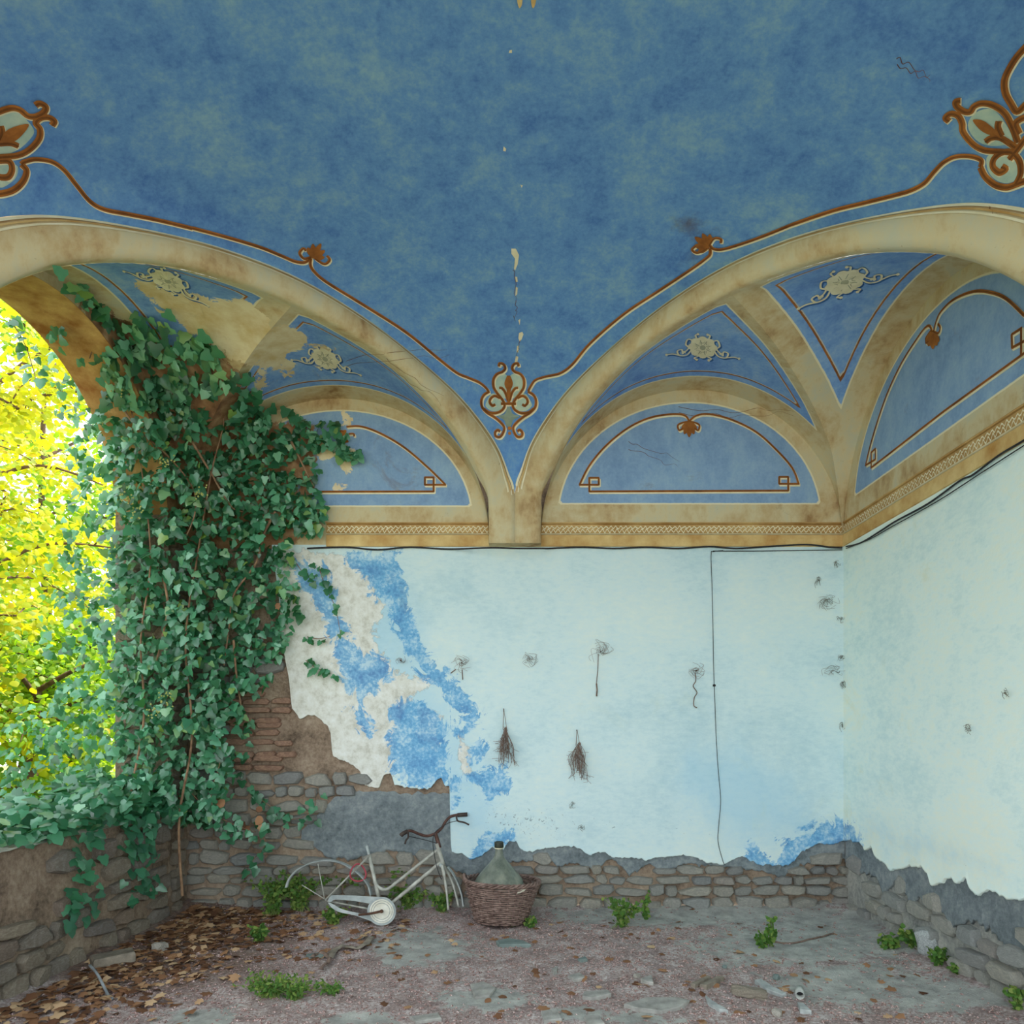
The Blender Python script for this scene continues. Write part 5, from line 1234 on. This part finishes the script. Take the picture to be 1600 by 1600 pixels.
# dusty cobwebs near the corner
for k, (x, y, r_, n, st, sg, lb, rt) in enumerate([(1278, 905, 12, 10, .5, 8, 'drooping dusty cobweb high in the right corner', 0), (1293, 936, 12, 20, 1.6, 6, 'largest dusty cobweb in the right corner', 0), (1312, 968, 7, 7, 1.2, 0, 'small round cobweb clump below the largest one', 0), (1303, 1048, 11, 12, 2.0, 2, 'wide flat cobweb in the right corner', 0),
        (1314, 1028, 7, 8, 1.0, 0, 'small cobweb clump above the wide flat one', 0), (1315, 1065, 8, 8, .6, 5, 'short hanging cobweb below the wide flat one', 0), (1314, 1130, 8, 8, .5, 6, 'lowest hanging cobweb in the right corner', 0), (1518, 1135, 6, 7, .9, 3, 'single cobweb speck on the right wall', 1), (1575, 1080, 6, 6, .9, 2, 'faint cobweb high on the right wall', 1),
        (1305, 878, 8, 7, .7, 5, 'topmost cobweb under the corner of the cornice', 0), (908, 1293, 6, 8, .9, 0, 'dark cobweb in a small hole low in the back wall', 0), (895, 1255, 7, 7, .8, 3, 'crumbling dark speck below the smaller twig bundle', 0)]):
    wall_tangle(x, y, r_, n, lb, 'cobweb', False, 60+k, st, bool(rt), 'web_d', sg)

# ------------------------------------------------------------------ rubble on the floor
MT['slab'] = simple('grey_slab', c8(122, 120, 116), c8(170, 168, 162), 12, .92, .4); MT['slate'] = simple('green_slate', c8(92, 106, 104), c8(126, 138, 134), 12, .85, .3)
MT['board'] = simple('weathered_board', c8(104, 96, 86), c8(150, 140, 126), 16, .9, .4); MT['wboard'] = simple('whitewashed_board', c8(126, 130, 130), c8(180, 184, 182), 12, .9, .3)
MT['rstone'] = simple('loose_stone', c8(130, 124, 116), c8(190, 184, 174), 12, .92, .5)
def flat(name, pts, th, mat, label, cat, lift=0.004):
    W = [fl(*p) for p in pts]; z0 = max(floor_z(p.x, p.y) for p in W)+lift; n = len(W); c_ = sum(W, Vector())/n; c_.z = z0
    mb = MB(); top = [Vector((p.x-c_.x, p.y-c_.y, th)) for p in W]; tin = [Vector((p.x*.94, p.y*.94, th)) for p in top]; tl = [Vector((p.x, p.y, th*.7)) for p in top]; bot = [Vector((p.x, p.y, -.012)) for p in top]
    mb.add(bot+tl+tin, [tuple(range(n))]+[(i, (i+1) % n, n+(i+1) % n, n+i) for i in range(n)]+[(n+i, n+(i+1) % n, 2*n+(i+1) % n, 2*n+i) for i in range(n)]+[tuple(range(2*n, 3*n))])
    o = mb.build(name, MT[mat]); o.location = c_; tag(o, label, cat); return o
flat('floor_slat', [(1079, 1543), (1105, 1531), (1111, 1532), (1086, 1545)], .02, 'board', 'short dark wooden slat, left of the pair on the floor', 'slat')
flat('floor_slat', [(1093, 1544), (1124, 1530), (1132, 1532), (1104, 1546)], .02, 'board', 'short wooden slat, right of the pair on the floor', 'slat')
flat('white_board', [(1179, 1534), (1188, 1532), (1208, 1545), (1229, 1556), (1222, 1558), (1196, 1548)], .014, 'wboard', 'splintered whitewashed board on the floor near the pipe end', 'board')
flat('white_board', [(1246, 1570), (1256, 1572), (1268, 1584), (1250, 1582)], .012, 'wboard', 'triangular whitewashed board piece in front of the pipe end', 'board')
flat('white_board', [(1102, 1558), (1112, 1566), (1132, 1578), (1138, 1582), (1124, 1580), (1106, 1570)], .012, 'wboard', 'thin pale splinter on the floor left of the log chunk', 'board')
flat('slate_piece', [(903, 1503), (914, 1499), (918, 1503), (908, 1505)], .012, 'slate', 'small green slate chip left of the middle of the floor', 'slate')
flat('slate_piece', [(888, 1527), (905, 1522), (916, 1530), (897, 1533)], .015, 'slab', 'pale broken slate with a brown edge on the floor', 'slate')
flat('slate_piece', [(1001, 1534), (1018, 1528), (1021, 1540), (1010, 1538)], .015, 'slab', 'pointed grey slate in the middle of the floor', 'slate')
flat('slate_piece', [(862, 1518), (872, 1514), (870, 1522), (866, 1524)], .02, 'slab', 'small upright grey shard on the floor', 'slate')
flat('curved_tile', [(775, 1474), (795, 1470), (818, 1474), (830, 1480), (800, 1480), (780, 1480)], .02, 'slate', 'blue-green tile shard in front of the basket', 'tile')
flat('slate_piece', [(478, 1494), (505, 1490), (510, 1494), (485, 1498)], .012, 'slate', 'flat green slate in the gravel near the torn strap', 'slate')
flat('stone_slab', [(912, 1553), (950, 1550), (955, 1556), (925, 1563), (910, 1560)], .012, 'slab', 'flat grey slab bit left of the large one in the foreground', 'slab')
flat('stone_slab', [(975, 1572), (1010, 1562), (1060, 1562), (1078, 1566), (1060, 1578), (1035, 1584), (990, 1578)], .012, 'slab', 'large flat grey slab in the foreground', 'slab')
flat('stone_slab', [(735, 1540), (755, 1535), (775, 1545), (765, 1558), (742, 1560)], .010, 'slab', 'flat pale slab left of the middle in the foreground', 'slab')
flat('stone_slab', [(845, 1585), (870, 1580), (878, 1597), (850, 1600)], .012, 'slab', 'square pale slab at the bottom edge of the floor', 'slab')
flat('stone_slab', [(912, 1592), (935, 1590), (945, 1604), (920, 1606)], .012, 'slab', 'pale slab corner cut by the bottom edge', 'slab')
flat('stone_slab', [(640, 1590), (685, 1584), (690, 1592), (650, 1598)], .010, 'slab', 'thin pale slab at the bottom left of the middle', 'slab')
flat('plank', [(140, 1516), (208, 1502), (212, 1510), (146, 1525)], .05, 'board', 'weathered plank lying along the foot of the parapet', 'plank')
p = ground_at(1170, 1556); lump('log_chunk', p+Vector((0, 0, .025)), (.12, .045, .035), MT['board'], 'split wooden log chunk lying in the foreground', 'log', 14, -.25, 0, .1, 3, .35)
for k, (x, y, s, lb, m) in enumerate([(1451, 1497, (.085, .055, .11), 'large white stone leaning at the foot of the right wall', 'wboard'), (1214, 1586, (.032, .03, .026), 'small tan stone at the bottom right of the floor', 'rstone'), (1213, 1526, (.024, .022, .022), 'small dark blue stone behind the dry leaves', 'slate'),
        (1180, 1420, (.03, .025, .02), 'small stone at the foot of the back wall right of the middle', 'rstone'), (1132, 1512, (.018, .016, .014), 'tiny blue pebble in the middle of the floor', 'slate'), (995, 1526, (.03, .02, .015), 'small broken tile lump in the middle of the floor', 'rstone'), (1330, 1421, (.05, .05, .03), 'stone rubble lump in the right corner', 'rstone'), (250, 1490, (.06, .05, .04), 'brown stone half buried in the leaf drift', 'rstone')]):
    p = ground_at(x, y); lump('loose_stone', p+Vector((0, 0, s[2]*.6)), s, MT[m], lb, 'stone', 20+k, R.uniform(0, 3), 0, .15)
# pipe end, strap, hose, floor wire
p = ground_at(1250, 1560); pe = empty('pipe_end', p+Vector((0, 0, .026))); tag(pe, 'short grey pipe end lying with its dark opening to the room', 'pipe')
pe.rotation_euler = (math.radians(92), 0, math.radians(-20))
MB().lathe([(.020, -.09), (.0235, -.09), (.0235, .0), (.020, .0), (.0195, -.085)], 20).build('tube', simple('grey_plastic', c8(140, 142, 138), c8(190, 192, 186), 12, .6), pe, True)
MB().lathe([(0, -.05), (.0198, -.05)], 20).build('dark_plug', MT['cable'], pe)  # black disc set back inside the pipe mouth
def floor_tube(name, pts, r_, mat, label, cat, flatw=None):
    W = [Vector(q_) for q_ in cr([fl(*p) for p in pts], 6)]
    for v in W: v.z = floor_z(v.x, v.y)+(r_*1.05 if not flatw else .012)
    if flatw:
        rows = []
        for i, v in enumerate(W):
            t = (W[min(i+1, len(W)-1)]-W[max(i-1, 0)]).normalized(); s_ = Vector((-t.y, t.x, 0)); z_ = Vector((0, 0, .012*abs(math.sin(i*.5))))
            rows.append([v-s_*flatw+z_, v+z_*1.6, v+s_*flatw+z_*.4])
        o = MB().grid(rows).build(name, MT[mat], None, True); m = o.modifiers.new('thick', 'SOLIDIFY'); m.thickness = .004
    else: o = MB().tube(W, r_, 6).build(name, MT[mat], None, True)
    tag(o, label, cat); return o
floor_tube('torn_strap', [(515, 1498), (525, 1486), (540, 1482), (556, 1484), (570, 1478), (580, 1468)], .01, 'board', 'torn brown strap lying in the gravel in front of the bicycle', 'strap', .025)
floor_tube('torn_strap', [(500, 1516), (512, 1508), (514, 1498), (500, 1492), (488, 1500)], .008, 'twig', 'twisted dry strip beside the torn strap', 'strap', .012)
floor_tube('floor_wire', [(1210, 1472), (1240, 1473), (1270, 1468), (1290, 1462), (1302, 1458)], .006, 'twig', 'thin curved twig lying on the floor near the right corner', 'twig')
W = [px2(x, y, d) for x, y, d in ((140, 1508, 3.98), (152, 1522, 3.9), (164, 1545, 3.85), (170, 1562, 3.83), (176, 1578, 3.80))]
for v in W: v.z = max(v.z, floor_z(v.x, v.y)+.01)
o = MB().tube([Vector(q_) for q_ in cr(W, 6)], .008, 6).build('garden_hose', simple('grey_hose', c8(96, 100, 104), c8(140, 146, 150), 14, .6), None, True); tag(o, 'short bent grey hose leaning out from the parapet foot', 'hose')
